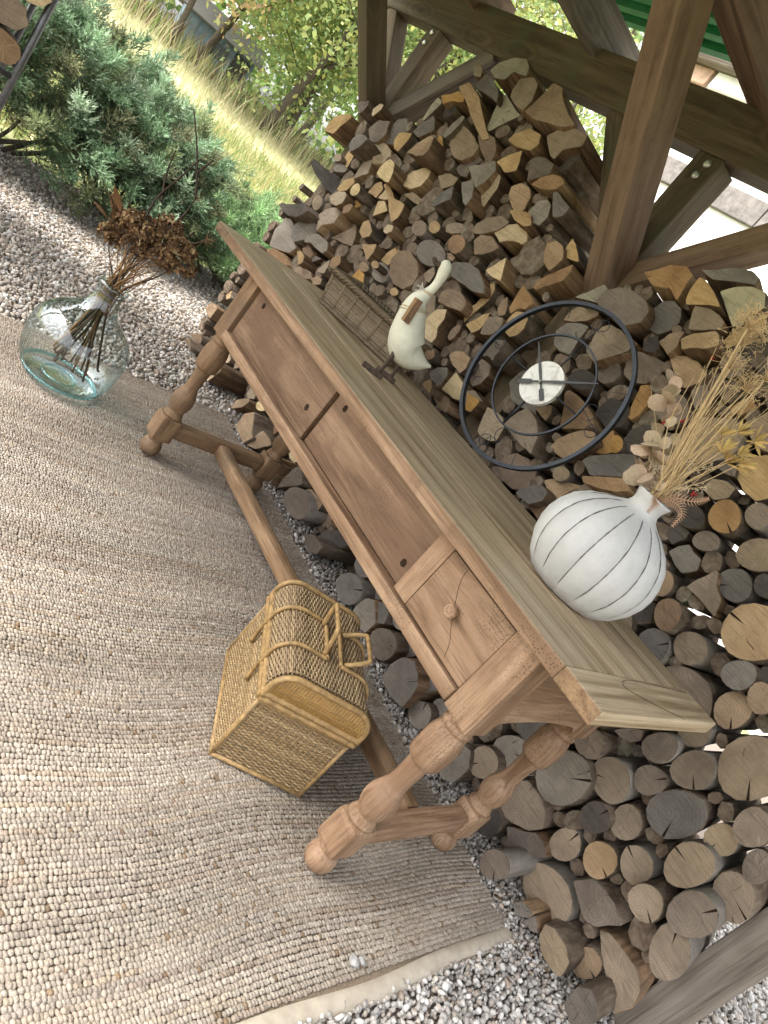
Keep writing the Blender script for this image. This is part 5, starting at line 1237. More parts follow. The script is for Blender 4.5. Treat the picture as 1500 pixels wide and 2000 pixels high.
# the tag hangs on the breast, turned a little towards the vase
tc = dpt(.0765, .2185, .049); ty = Vector((0, 0, 1)) + fd * .09 - sd_ * .16; ty.normalize(); tx = fd * -.97 + sd_ * -.15; tx = (tx - ty * tx.dot(ty)).normalized()
bm = bmesh.new(); beam(bm, tc - ty * .038, tc + ty * .038, .028, .005, tx, .0012); tg = dpart('name_tag', bm, plain('tag_wood', (0.17, 0.095, 0.055), .7, .2, 0, 30, .3, .2))
bm = bmesh.new(); beam(bm, tc - ty * .038 - tx * .0095, tc + ty * .038 - tx * .0095, .0085, .0062, tx, .001); dpart('tag_stripe', bm, plain('tag_stripe', (0.42, 0.26, 0.13), .7, .2, 0, 30, .3, .2))
nrm = tx.cross(ty); nrm = nrm if nrm.dot(sd_) > 0 else -nrm
bm = bmesh.new()       # the worn gold marks burnt into the tag: too small to read in the photograph
for k in range(7):
    c = tc + nrm * .0030 + ty * (-.018 + .006 * k) + tx * (.0045 + rng.uniform(-.0015, .0015))
    tube(bm, [c - tx * .0024, c + ty * .0014, c + tx * rng.uniform(.001, .003) - ty * .001], .00055, 4)
dpart('tag_marks', bm, plain('worn_gold', (0.45, 0.32, 0.16), .6, .3))

# ---------------------------------------------------------------- wicker weaving
def weave(U0, U, V, Nn, lu, lv, pitch, stakes, r, cols, warp=None, seed=1, skip=None):
    """woven panel: strands along U, in and out of the stakes; warp(u,v)->(offset vector) bends the panel"""
    w = np.random.default_rng(seed); U0, U, V, Nn = (np.array(a, float) for a in (U0, U, V, Nn))
    nrow = int(lv / pitch); m = stakes * 2 + 1; Vs = []; Fs = []; Cs = []; off = 0
    th = np.array([0, 1, 2, 3]) * np.pi / 2 + np.pi / 4
    for j in range(nrow):
        v = (j + .5) * pitch; t = np.linspace(0, lu, m)
        ph = np.arange(m) + (j % 2) * 2
        o = r * 1.0 * np.cos(ph * np.pi / 2) + w.normal(0, r * .12, m); vv = v + w.normal(0, pitch * .10, m)
        c = U0 + np.outer(t, U) + np.outer(vv, V) + np.outer(o, Nn)
        if warp is not None: c = warp(c, t, vv, o)
        rr = r * w.uniform(.85, 1.12)
        ringv = np.stack([c + rr * 1.0 * np.cos(a) * V * (pitch / (2 * r)) * 1.32 + rr * .8 * np.sin(a) * Nn for a in th], 1)
        Vs.append(ringv.reshape(-1, 3)); i = np.arange(m - 1)[:, None] * 4; k = np.arange(4)[None]
        Fs.append(np.stack([i + k, i + (k + 1) % 4, i + 4 + (k + 1) % 4, i + 4 + k], -1).reshape(-1, 4) + off); off += m * 4
        base = cols[w.integers(0, len(cols))] * w.uniform(.8, 1.12)
        Cs.append(np.repeat(base * w.uniform(.88, 1.1, (m, 1)), 4, 0))
    return np.vstack(Vs), np.vstack(Fs), np.vstack(Cs)
GOLD = np.array([[0.36, 0.25, 0.125], [0.31, 0.215, 0.11], [0.41, 0.30, 0.165], [0.25, 0.17, 0.088]])
HONEY = np.array([[0.44, 0.255, 0.075], [0.48, 0.29, 0.09], [0.38, 0.21, 0.06]])
GREYW = np.array([[0.20, 0.145, 0.09], [0.25, 0.185, 0.12], [0.14, 0.10, 0.064], [0.29, 0.225, 0.15]])
M['cane'] = plain('wrapped_cane', (0.33, 0.21, 0.088), .5, .35, 0, 55, .5, .25)
M['wickerin'] = plain('basket_inside', (0.16, 0.11, 0.058), .9, .1)
# picnic basket
BA = Vector((1.590, -.098, 0)); bu = Vector((-.877, .480, 0)).normalized(); bv = Vector((.480, .877, 0)).normalized(); BL, BWd, BH = .376, .250, .215
pb = empty('picnic_basket', BA + bu * BL / 2 + bv * BWd / 2); tag(pb, 'golden wicker picnic basket with domed lid and cane handles on the rug', 'basket')
def ppart(name, obj): child(obj, pb); return obj
zz = Vector((0, 0, 1))
V0 = (0, 0, 1)
faces_ = ((BA, bu, -bv, BL, 27, 3), (BA, bv, -bu, BWd, 18, 4), (BA + bv * BWd, bu, bv, BL, 27, 5), (BA + bu * BL, bv, bu, BWd, 18, 6))
for p0, uu, nn, L, stk, sd in faces_:
    v, f, c = weave(p0 + zz * .012 + nn * -.001, uu, V0, nn, L, BH - .03, .0046, stk, .0022, GOLD, None, sd)
    ppart('woven_side', link('woven_side', np_mesh('woven_side', v, f, c), M['wicker'], smooth=True))['kind'] = 'stuff'
    bm = bmesh.new()
    for k in range(stk + 1):
        a = p0 + uu * (L * k / stk) + zz * .006; tube(bm, [a, a + zz * (BH - .014)], .0021, 5)
    ppart('stake', bm_obj('stake', bm, M['cane']))['kind'] = 'stuff'
bm = bmesh.new(); cs = [BA, BA + bu * BL, BA + bu * BL + bv * BWd, BA + bv * BWd]
m4 = Matrix.Identity(4)
for i in range(3): m4[i][0] = bu[i]; m4[i][1] = bv[i]; m4[i][2] = zz[i]; m4[i][3] = BA[i]
box(bm, .004, BL - .004, .004, BWd - .004, .008, BH - .012); bmesh.ops.transform(bm, matrix=m4, verts=bm.verts); bmesh.ops.recalc_face_normals(bm, faces=bm.faces)
ppart('lining', bm_obj('lining', bm, M['wickerin']))
for c0, c1 in ((0, 1), (1, 2), (2, 3), (3, 0)):
    for z, r, nm in ((.008, .0062, 'base_rim'), (BH - .014, .0058, 'top_rim')):
        bm = bmesh.new(); tube(bm, [cs[c0] + zz * z, cs[c1] + zz * z], r, 8); ppart(nm, bm_obj(nm, bm, M['cane']))
    bm = bmesh.new(); tube(bm, [cs[c0] + zz * .004, cs[c0] + zz * (BH - .01)], .0052, 8); ppart('corner_post', bm_obj('corner_post', bm, M['cane']))
# lid: rounded section across the short side, extruded along the length
def lid_prof(t):
    """t 0..1 across the short side -> (v, z) of the lid skin"""
    w, h, rc = BWd + .012, .082, .055
    segs = [(h - rc), math.pi * rc / 2, w - 2 * rc, math.pi * rc / 2, (h - rc)]; tot = sum(segs); s = t * tot
    if s < segs[0]: return (-.006, s), (-1, 0)
    s -= segs[0]
    if s < segs[1]:
        a = s / rc; return (-.006 + rc - rc * math.cos(a), h - rc + rc * math.sin(a)), (-math.cos(a), math.sin(a))
    s -= segs[1]
    if s < segs[2]: return (-.006 + rc + s, h), (0, 1)
    s -= segs[2]
    if s < segs[3]:
        a = s / rc; return (-.006 + w - rc + rc * math.sin(a), h - rc + rc * math.cos(a)), (math.sin(a), math.cos(a))
    s -= segs[3]; return (-.006 + w, h - rc - s), (1, 0)
LT = 2 * (.082 - .055) + math.pi * .055 + BWd + .012 - .11
lz = BH + .004; LA = BA - bu * .006
def lid_pt(u, t, o=0.0):
    (v, z), (nv, nz) = lid_prof(min(max(t, 0), 1)); return LA + bu * u + bv * (v + nv * o) + zz * (lz + z + nz * o)
def lid_strip(pitch, r, cols, seed, u0, u1, step):
    w = np.random.default_rng(seed); Vs = []; Fs = []; Cs = []; off = 0; nj = int(LT / pitch); m = int((u1 - u0) / step) + 1
    for j in range(nj):
        t = (j + .5) / nj; P = []
        (v, z), (nv, nz) = lid_prof(t); nn = np.array(bv * nv + zz * nz); tt = np.array(bv * -nz + zz * nv) if True else None; tt = np.array(bv * nz - zz * nv)
        us = np.linspace(u0, u1, m); ph = np.arange(m) + (j % 2) * 2; o = r * np.cos(ph * np.pi / 2) + w.normal(0, r * .1, m)
        base = np.array(LA + bv * v + zz * (lz + z)); c = base + np.outer(us, np.array(bu)) + np.outer(o, nn) + np.outer(w.normal(0, pitch * .1, m), tt)
        rr = r * w.uniform(.9, 1.1); th = np.array([0, 1, 2, 3]) * np.pi / 2 + np.pi / 4
        ringv = np.stack([c + np.cos(a) * tt * pitch * .66 + rr * .8 * np.sin(a) * nn for a in th], 1)
        Vs.append(ringv.reshape(-1, 3)); i = np.arange(m - 1)[:, None] * 4; k = np.arange(4)[None]
        Fs.append(np.stack([i + k, i + (k + 1) % 4, i + 4 + (k + 1) % 4, i + 4 + k], -1).reshape(-1, 4) + off); off += m * 4
        Cs.append(np.repeat(cols[w.integers(0, len(cols))] * w.uniform(.8, 1.1) * w.uniform(.88, 1.1, (m, 1)), 4, 0))
    return np.vstack(Vs), np.vstack(Fs), np.vstack(Cs)
v, f, c = lid_strip(.0048, .0022, np.array([[0.35, 0.25, 0.14], [0.30, 0.21, 0.12], [0.39, 0.28, 0.155]]), 21, .016, BL - .004, .0075); ld = link('woven_lid', np_mesh('woven_lid', v, f, c), M['wicker'], smooth=True); ppart('lid', ld)['kind'] = 'stuff'
bm = bmesh.new(); nT = 40; ra = []; rb_ = []
for i in range(nT + 1):
    ra.append(bm.verts.new(lid_pt(.004, i / nT, -.004))); rb_.append(bm.verts.new(lid_pt(BL + .006, i / nT, -.004)))
for i in range(nT): bm.faces.new((ra[i], ra[i + 1], rb_[i + 1], rb_[i]))
bm.faces.new(ra); bm.faces.new(rb_[::-1]); bmesh.ops.recalc_face_normals(bm, faces=bm.faces); ppart('lining', bm_obj('lining', bm, M['wickerin']))
# lid ends: honey-coloured upright splints and a wrapped arch
for ue, sg in ((-.001, -1), (BL + .013, 1)):
    bm = bmesh.new(); tube(bm, [lid_pt(ue, i / 36) for i in range(37)], .0075, 7); ppart('lid_arch', bm_obj('lid_arch', bm, M['cane']))
    Vs = []; Fs = []; Cs = []
    items = 62; bm = bmesh.new()
    for k in range(items):
        vv = -.004 + (BWd + .008) * (k + .5) / items
        # height of the arch at this v
        zt = max((lid_prof(i / 200)[0][1] for i in range(201) if abs(lid_prof(i / 200)[0][0] - vv) < .005), default=.04)
        p = LA + bu * (ue + sg * (.0012 * (k % 2))) + bv * vv + zz * lz
        tube(bm, [p + zz * .001, p + zz * (zt - .003)], .0019, 5)
    ppart('lid_end', bm_obj('lid_end', bm, plain('honey_cane', (0.40, 0.235, 0.075), .5, .35, 0, 90, .3, .15)))['kind'] = 'stuff'
    for zq in (.016, .034, .050):
        bm = bmesh.new(); pts = [LA + bu * (ue + sg * (.0025 + .0012 * math.sin(k * 1.9))) + bv * (.004 + (BWd - .008) * k / 60) + zz * (lz + zq) for k in range(61)]
        tube(bm, pts, .0016, 5); ppart('lid_band', bm_obj('lid_band', bm, M['cane']))
for a, b in ((LA + bv * -.006, LA + bu * (BL + .012) + bv * -.006), (LA + bv * (BWd + .006), LA + bu * (BL + .012) + bv * (BWd + .006)), (LA + bv * -.006, LA + bv * (BWd + .006)), (LA + bu * (BL + .012) + bv * -.006, LA + bu * (BL + .012) + bv * (BWd + .006))):
    for dz, rr in ((-.006, .0085), (.010, .0085)):
        # wrapped rim: a ribbed roll
        bm = bmesh.new(); nseg = 120; tube(bm, [a.lerp(b, i / nseg) + zz * (lz + dz) for i in range(nseg + 1)], [rr * (1 + .07 * (i % 2)) for i in range(nseg + 1)], 7); ppart('wrapped_rim', bm_obj('wrapped_rim', bm, M['cane']))
def cane(name, pts, r=.0055, n=40):
    bm = bmesh.new(); P = curve_pts(pts, n); tube(bm, P, [r * (1 + .06 * (i % 2)) for i in range(n + 1)], 7); ppart(name, bm_obj(name, bm, M['cane']))
# two U straps over the lid and two handles
def surf(u, t, o=.007): return lid_pt(u, t, o)
for u_, tend, flip in ((.115, .46, 0), (.262, .46, 0), (.115, .57, 1), (.262, .57, 1)):
    if not flip:
        pts = [BA + bu * u_ - bv * .009 + zz * .145, BA + bu * u_ - bv * .013 + zz * .19, surf(u_, .02, .008)] + [surf(u_, .1 + (tend - .1) * k / 6) for k in range(7)]
    else:
        pts = [BA + bu * u_ + bv * (BWd + .009) + zz * .145, BA + bu * u_ + bv * (BWd + .013) + zz * .19, surf(u_, .98, .008)] + [surf(u_, .9 - (.9 - tend) * k / 6) for k in range(7)]
    cane('strap', pts)
for tq in (.46, .57): cane('strap', [surf(.115, tq), surf(.188, tq, .008), surf(.262, tq)], .0055, 16)
def handle(t0, dv, h, out):
    a, b = surf(.130, t0, .006), surf(.248, t0, .006); up = zz * h + bv * dv
    cane('handle', [a, a + up * .5, a + up * .93 + bu * .006, a + up + bu * .022, b + up - bu * .022, b + up * .93 - bu * .006, b + up * .5, b], .0062, 48)
handle(.44, -.012, .072, 0); handle(.60, .050, .040, 0)

# ---------------------------------------------------------------- small willow basket on the table
e1 = Vector((.875, .485, 0)).normalized(); e2 = Vector((-.485, .875, 0)).normalized(); B0 = Vector((.272, .336, TH)); QL, QW, QH = .34, .185, .115
wb = empty('willow_basket', B0 + e1 * QL / 2 + e2 * QW / 2); tag(wb, 'small rectangular grey-brown willow basket with braided rim on the table', 'basket')
def wpart(o): child(o, wb); return o
sl_ = .14
def splay(p0, uu, nn, L):
    def wf(c, t, vv, o):
        cc = c + np.outer(vv * sl_, np.array(nn)); k = (t / L - .5) * 2
        return cc + np.outer(k * vv * sl_, np.array(uu))
    return wf
for p0, uu, nn, L, stk, sd in ((B0, e1, -e2, QL, 6, 31), (B0, e2, -e1, QW, 3, 32), (B0 + e2 * QW, e1, e2, QL, 6, 33), (B0 + e1 * QL, e2, e1, QW, 3, 34)):
    v, f, c = weave(p0 + zz * .008, uu, V0, nn, L, QH - .01, .0044, stk * 2, .0023, GREYW, splay(p0, uu, nn, L), sd)
    wpart(link('woven_side', np_mesh('woven_side', v, f, c), M['wicker'], smooth=True))['kind'] = 'stuff'
    bm = bmesh.new()
    for k in range(stk + 1):
        s = k / stk; a = p0 + uu * (L * s) + nn * .0008 + zz * .004
        for q in (-.0022, .0022): tube(bm, [a + uu * q, a + uu * (q + (s - .5) * 2 * QH * sl_) + nn * (QH * sl_ + .002) + zz * QH], .0021, 5)
    wpart(bm_obj('stake', bm, M['wk'] if 'wk' in M else M.setdefault('wk', plain('willow', (0.24, 0.18, 0.115), .65, .25, 0, 90, .4, .2, .2))))['kind'] = 'stuff'
    # braided base and rim: overlapping slanted strands
    for z0, amp, wdt, nm in ((.008, .006, .0085, 'base_braid'), (QH + .004, .014, .034, 'rim_braid')):
        bm = bmesh.new(); step = .0085 if z0 < .05 else .0170; m = int(L * (1 + (2 * sl_ * QH / L if z0 > .05 else 0)) / step)
        for k in range(m + 1):
            s = k / m; LL = L + (2 * sl_ * QH if z0 > .05 else 0); base = p0 + uu * (L / 2 + (s - .5) * LL) + nn * (sl_ * z0) + zz * z0
            for q in ((-.0022, 0, .0022) if z0 < .05 else (-.0048, -.0024, 0, .0024, .0048)):
                d = uu * (.026 if z0 > .05 else .010)
                pts = [base - d * .9 + uu * q - zz * amp * .6 + nn * .004, base - d * .25 + uu * q + zz * amp * .5 + nn * wdt * .45, base + d * .35 + uu * q + zz * amp - nn * wdt * .2, base + d * .9 + uu * q + zz * amp * .2 - nn * wdt * (.9 if z0 > .05 else .3)]
                tube(bm, curve_pts(pts, 6), .0019, 4)
        wpart(bm_obj(nm, bm, M['wk']))['kind'] = 'stuff'
bm = bmesh.new(); qa = [B0, B0 + e1 * QL, B0 + e1 * QL + e2 * QW, B0 + e2 * QW]; bm.faces.new([bm.verts.new(q + zz * .006) for q in qa]); wpart(bm_obj('basket_bottom', bm, M['wickerin']))

# ---------------------------------------------------------------- glass demijohn with dried hydrangeas
JX, JY = 0.03, -0.195
dj = empty('glass_demijohn', (JX, JY, 0.003)); tag(dj, 'big clear greenish glass demijohn standing on the rug', 'demijohn')
op = [(.0, .0), (.090, .0), (.125, .008), (.150, .030), (.165, .070), (.172, .120), (.172, .160), (.166, .195), (.150, .228), (.124, .254), (.093, .275), (.068, .297), (.053, .322), (.046, .350), (.043, .378), (.043, .384), (.050, .387), (.052, .394), (.050, .401), (.043, .404)]
ip = [(.037, .404), (.037, .378), (.040, .350), (.047, .322), (.062, .297), (.088, .270), (.119, .250), (.145, .2245), (.161, .193), (.1672, .160), (.1672, .120), (.160, .072), (.144, .036), (.115, .020), (.060, .022), (.0, .032)]
bm = bmesh.new(); n = 72; allp = op + [(.036, .402), (.036, .385)]; rows = []
for r, z in allp:
    if r == 0: rows.append([bm.verts.new((0, 0, z))])
    else: rows.append([bm.verts.new((r * math.cos(2 * math.pi * i / n) * (1 + .006 * math.sin(3 * i * 2 * math.pi / n + z * 20)), r * math.sin(2 * math.pi * i / n) * (1 + .006 * math.sin(2 * i * 2 * math.pi / n + z * 31)), z)) for i in range(n)])
for a, b in zip(rows, rows[1:]):
    for i in range(n):
        j = (i + 1) % n
        if len(a) == 1: f = bm.faces.new((a[0], b[j], b[i]))
        elif len(b) == 1: f = bm.faces.new((a[i], a[j], b[0]))
        else: f = bm.faces.new((a[i], a[j], b[j], b[i]))
        f.smooth = True
bmesh.ops.recalc_face_normals(bm, faces=bm.faces)
bm_obj('glass_body', bm, M['glass'], dj)
bm = bmesh.new(); tube(bm, [(.131 * math.cos(2 * math.pi * i / 60), .131 * math.sin(2 * math.pi * i / 60), .0135) for i in range(60)], .0075, 8, True, True, .7); tube(bm, [(.060 * math.cos(2 * math.pi * i / 40) * (1 + .04 * math.sin(i)), .060 * math.sin(2 * math.pi * i / 40), .010) for i in range(40)], .0035, 6, True); bm_obj('thick_base', bm, M['glassbase'], dj)
bm = bmesh.new(); tube(bm, [(.0465 * math.cos(2 * math.pi * i / 40), .0465 * math.sin(2 * math.pi * i / 40), .372 + .0005 * i * (1 if i < 20 else 0)) for i in range(40)], .0022, 6, True)
bm_obj('wire_band', bm, M['steel'], dj)
hb = empty('dried_hydrangeas', (JX, JY, .30)); tag(hb, 'brown dried hydrangea heads and bare twigs standing in the glass demijohn', 'dried flowers')
JN = Vector((JX, JY, .40))
def hpart(o): child(o, hb); return o
heads = [(-.155, -.195, .545, .052), (-.075, -.19, .60, .055), (-.02, -.18, .565, .055), (.045, -.165, .625, .052), (.02, -.14, .665, .048), (.085, -.17, .67, .046), (.165, -.12, .615, .056), (-.17, -.22, .50, .042), (.10, -.15, .585, .050), (-.11, -.15, .575, .05), (.04, -.21, .56, .045), (.175, -.135, .66, .042)]
twg = []
for i, (x, y, z, r) in enumerate(heads):
    c = Vector((x, y, z)); nk = JN + Vector((rng.uniform(-.025, .025), rng.uniform(-.025, .025), 0)); low = Vector((JX + rng.uniform(-.10, .10), JY + rng.uniform(-.10, .10), rng.uniform(.04, .17)))
    bm = bmesh.new(); tube(bm, curve_pts([low, JN.lerp(low, .35) * .5 + nk * .5 + Vector((0, 0, -.06)), nk, nk.lerp(c, .6) + rv(.012), c], 20), [.0038] * 8 + [.0030] * 6 + [.0022] * 7, 6); hpart(bm_obj('stem', bm, M['twig' if i % 2 else 'brownstem']))
    items = []
    for k in range(95):
        d = rv(1).normalized()
        if d.z < -.55: continue
        p = c + Vector((d.x * r, d.y * r, d.z * r * .78)) * rng.uniform(.8, 1.08); u, v_ = frame(d); col = jc(rng.choice(((0.14, 0.078, 0.04), (0.21, 0.125, 0.062), (0.08, 0.048, 0.03), (0.33, 0.225, 0.12), (0.17, 0.095, 0.05), (0.30, 0.19, 0.09))), .25); a0 = rng.uniform(0, 6.28)
        for q in range(4):
            a = a0 + q * math.pi / 2; dd = u * math.cos(a) + v_ * math.sin(a) + d * .35 + rv(.2); items.append((p, dd, .0105, .0115, .4, col))
    hpart(petals('flower_head', items, hb))
for k in range(26):     # bunch of brown leaf stalks above the neck
    tip = Vector((JX + rng.uniform(-.16, .13), JY + rng.uniform(-.03, .09), rng.uniform(.48, .62))); nk = JN + Vector((rng.uniform(-.03, .03), rng.uniform(-.03, .03), 0))
    bm = bmesh.new(); tube(bm, curve_pts([nk - Vector((0, 0, .10)), nk, nk.lerp(tip, .5) + rv(.012), tip], 9), .0017, 5); hpart(bm_obj('stem', bm, M['brownstem']))
petals('curled_leaf', [(Vector((-.21 + rng.uniform(-.03, .03), -.20 + rng.uniform(-.03, .03), .56 + rng.uniform(-.04, .05))), rv(1) + Vector((-.2, 0, .8)), .035, .07, .6, jc((0.16, 0.085, 0.04))) for _ in range(12)], hb)
for pts in ([(.07, -.17, .66), (.078, -.15, .74), (.04, -.13, .80)], [(.04, -.13, .80), (-.03, -.14, .86), (-.14, -.15, .93), (-.28, -.16, 1.0)], [(-.05, -.19, .60), (-.10, -.18, .70), (-.06, -.17, .80), (.0, -.17, .90)], [(-.08, -.17, .71), (-.16, -.17, .78), (-.20, -.17, .86)], [(.10, -.12, .66), (.12, -.11, .72)], [(-.03, -.14, .86), (.02, -.14, .93)], [(.09, -.14, .62), (.17, -.11, .70), (.21, -.11, .735)], [(-.02, -.2, .60), (.03, -.17, .66), (.07, -.16, .66)]):
    bm = bmesh.new(); tube(bm, curve_pts(pts, 12), [.0044 - .0020 * i / 12 for i in range(13)], 5); hpart(bm_obj('bare_twig', bm, M['twig']))
for tip in ((.21, -.11, .735), (.04, -.13, .80)):
    bm = bmesh.new()
    for k in range(22):
        d = (Vector((.6, .3, .5)) + rv(.6)).normalized(); tube(bm, [Vector(tip), Vector(tip) + d * rng.uniform(.025, .045)], [.0007, .0004], 4)
    hpart(bm_obj('umbel', bm, M['brownstem']))
for k in range(9):
    a = rng.uniform(0, 6.28); q = Vector((JX + .12 * math.cos(a) * rng.uniform(.2, .9), JY + .12 * math.sin(a) * rng.uniform(.2, .9), rng.uniform(.045, .12)))
    m_ = q.lerp(JN, .5) + rv(.012); bm = bmesh.new(); tube(bm, curve_pts([q + rv(.02), q, m_, JN + Vector((rng.uniform(-.02, .02), rng.uniform(-.02, .02), -.01))], 14), [.0025, .003, .0035, .004] + [.0042] * 11, 6); hpart(bm_obj('twig', bm, M['twig']))

# ---------------------------------------------------------------- two pebbles lying on the rug
for p, s_, lab in (((2.088, .083, .006), .0145, 'larger loose grey pebble on the rug near its hem'), ((2.092, .105, .005), .010, 'smaller loose grey pebble on the rug beside a larger one')):
    bm = bmesh.new(); bmesh.ops.create_icosphere(bm, subdivisions=2, radius=s_); r_ = random.Random(int(s_ * 1e5))
    for v_ in bm.verts: v_.co = Vector((v_.co.x * 1.0, v_.co.y * .75, v_.co.z * .6)) * r_.uniform(.85, 1.12)
    tag(bm_obj('pebble', bm, plain('pebble_' + str(s_), (0.36, 0.35, 0.335), .8, .2, 0, 60, .3, .3), None, False, p), lab, 'pebble', None)

# ---------------------------------------------------------------- metal rack of logs out by the gravel
rk = empty('log_rack', (-1.5, -.9, -.02)); tag(rk, 'grey steel tube rack holding split logs above the gravel', 'rack')
def rpart(name, a, b, r=.016):
    bm = bmesh.new(); tube(bm, [a, b], r, 10); child(bm_obj(name, bm, M['steel']), rk)
RYA, RYB, RXA, RXB = -.43, -1.35, -1.41, -1.72
for y in (RYA, RYB):
    for x in (RXA, RXB): rpart('upright', (x, y, -.02), (x, y, 1.45))
for x in (RXA, RXB): rpart('shelf_bar', (x, RYA, .565), (x, RYB, .565), .013); rpart('top_bar', (x, RYA, 1.45), (x, RYB, 1.45), .013)
for y in (RYA, RYB): rpart('side_bar', (RXA, y, .60), (RXB, y, .60), .011)
rr = random.Random(9); zc = .655; k = 0
while zc < 1.4:
    yc = RYA - .085 - (.05 if k % 2 else 0)
    while yc > RYB + .07:
        rad = rr.uniform(.062, .078); nn_ = 9; ph = rr.uniform(0, 6)
        P = [(rad * (1 + .2 * math.sin(2 * 2 * math.pi * i / nn_ + ph) + rr.uniform(-.1, .1)) * math.cos(2 * math.pi * i / nn_), rad * (1 + .2 * math.sin(2 * 2 * math.pi * i / nn_ + ph)) * math.sin(2 * math.pi * i / nn_)) for i in range(nn_)]
        o = make_log(rr.choice('tpptb'), 's', 0, None, P, 'pale split log held in the steel tube rack', 'logs in the steel rack', .34)
        o.location = (RXA + .02, yc, zc); o.rotation_euler = (0, 0, R(90)); yc -= .152
    zc += .132; k += 1
# ---------------------------------------------------------------- junipers
def needles(name, blobs, n, L, cols, parent, width=.0040):
    """feathery plumes growing out of overlapping ellipsoids; every plume carries many small sprays"""
    npl = max(60, n // 85)
    wts = np.array([b[3] * b[4] * b[5] for b in blobs]) ** .67; wts /= wts.sum(); B = np.array(blobs)[nr.choice(len(blobs), npl, p=wts)]
    d = nr.normal(size=(npl, 3)); d /= np.linalg.norm(d, axis=1)[:, None]; d[:, 2] = np.where(d[:, 2] < -.35, -d[:, 2], d[:, 2])
    S0 = B[:, :3] + d * B[:, 3:6] * nr.uniform(.35, .78, (npl, 1)); G0 = d + nr.normal(0, .28, (npl, 3)) + np.array([.18, 0, .30]); G0 /= np.linalg.norm(G0, axis=1)[:, None]
    PL = nr.uniform(.16, .36, npl); pc = cols[nr.integers(0, len(cols), npl)] * nr.uniform(.6, 1.3, (npl, 1))
    w = nr.integers(0, npl, n); t = nr.uniform(0, 1, n) ** .8; g0 = G0[w]
    rad = nr.normal(size=(n, 3)); rad -= (rad * g0).sum(1)[:, None] * g0; rad /= np.linalg.norm(rad, axis=1)[:, None]
    droop = np.stack([0 * t, 0 * t, -.10 * t * t], 1)
    P = S0[w] + g0 * (PL[w] * t)[:, None] + rad * (PL[w] * .30 * (1 - t) * nr.uniform(0, 1, n))[:, None] + droop * PL[w][:, None] * 2
    keep = P[:, 2] > .0; P, g0, rad, t, w = P[keep], g0[keep], rad[keep], t[keep], w[keep]; n = len(P)
    g = g0 * .9 + rad * .75 + nr.normal(0, .18, (n, 3)); g /= np.linalg.norm(g, axis=1)[:, None]
    m = 8; lens = L * nr.uniform(.55, 1.3, n) * (1 - .35 * t)
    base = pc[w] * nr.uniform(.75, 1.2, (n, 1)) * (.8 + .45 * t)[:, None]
    Vs = []; Cs = []
    for k in range(m):
        q = P + g * (lens * k / m)[:, None]; s = nr.normal(size=(n, 3)); s /= np.linalg.norm(s, axis=1)[:, None]
        tip = q + (g * .8 + s * .5) * (lens * .42 * (1 - .35 * k / m))[:, None]; wv = np.cross(g, s); wv /= np.linalg.norm(wv, axis=1)[:, None] + 1e-9; wv *= width * (1 - .3 * k / m)
        Vs.append(np.stack([q - wv, q + wv, tip], 1)); Cs.append(np.repeat(base[:, None], 3, 1))
    V = np.concatenate(Vs).reshape(-1, 3); C_ = np.concatenate(Cs).reshape(-1, 3); F = np.arange(len(V)).reshape(-1, 3)
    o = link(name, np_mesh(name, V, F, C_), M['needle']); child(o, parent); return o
JC = np.array([[0.19, 0.29, 0.17], [0.24, 0.35, 0.21], [0.13, 0.205, 0.11], [0.31, 0.40, 0.27], [0.20, 0.24, 0.12], [0.19, 0.20, 0.11]])
def juniper(label, base, blobs, n, L=.085, cols=JC):
    t = empty('juniper_bush', base); tag(t, label, 'bush', 'juniper bushes along the gravel')
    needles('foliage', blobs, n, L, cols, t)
    for k in range(16):
        b = blobs[k % len(blobs)]; e = Vector((b[0] + rng.gauss(0, .3) * b[3], b[1] + rng.gauss(0, .4) * b[4], b[2] + rng.uniform(-.2, .5) * b[5])); s = Vector(base) + Vector((rng.gauss(0, .06), rng.gauss(0, .06), 0))
        bm = bmesh.new(); tube(bm, curve_pts([s, s.lerp(e, .45) + Vector((0, 0, -.06)) + rv(.04), e], 9), [.018 - .0013 * i for i in range(10)], 6); child(bm_obj('branch', bm, M['trunk']), t)
juniper('tall dark green juniper bush beside the steel log rack', (-2.62, -.15, -.03), [(-2.62, -.15, .50, .50, .55, .50), (-2.95, .25, .55, .5, .5, .45), (-2.45, -.55, .42, .40, .45, .42), (-2.30, .10, .34, .26, .40, .26), (-3.0, -.55, .5, .5, .5, .5), (-2.55, -.3, .2, .45, .6, .22), (-2.75, -1.0, .35, .5, .5, .4), (-2.45, -.95, .22, .35, .4, .22)], 30000)
juniper('dense green juniper bush behind the glass demijohn', (-2.55, .62, -.03), [(-2.6, .60, .40, .46, .50, .44), (-2.36, .85, .26, .30, .38, .28), (-2.9, .95, .40, .5, .45, .40), (-2.25, .45, .28, .22, .3, .24), (-2.5, .55, .16, .45, .55, .18)], 24000)
juniper('bright green spreading juniper bush at the far end of the table', (-2.55, 1.55, -.03), [(-2.6, 1.45, .32, .50, .45, .36), (-2.30, 1.28, .22, .34, .34, .24), (-2.8, 1.95, .28, .5, .45, .34), (-2.2, 1.75, .2, .35, .35, .24), (-2.45, 1.4, .14, .5, .55, .16)], 24000, .085, np.array([[0.25, 0.38, 0.18], [0.31, 0.44, 0.23], [0.19, 0.29, 0.13]]))  # brighter needle colours put in for the open light beyond the roof
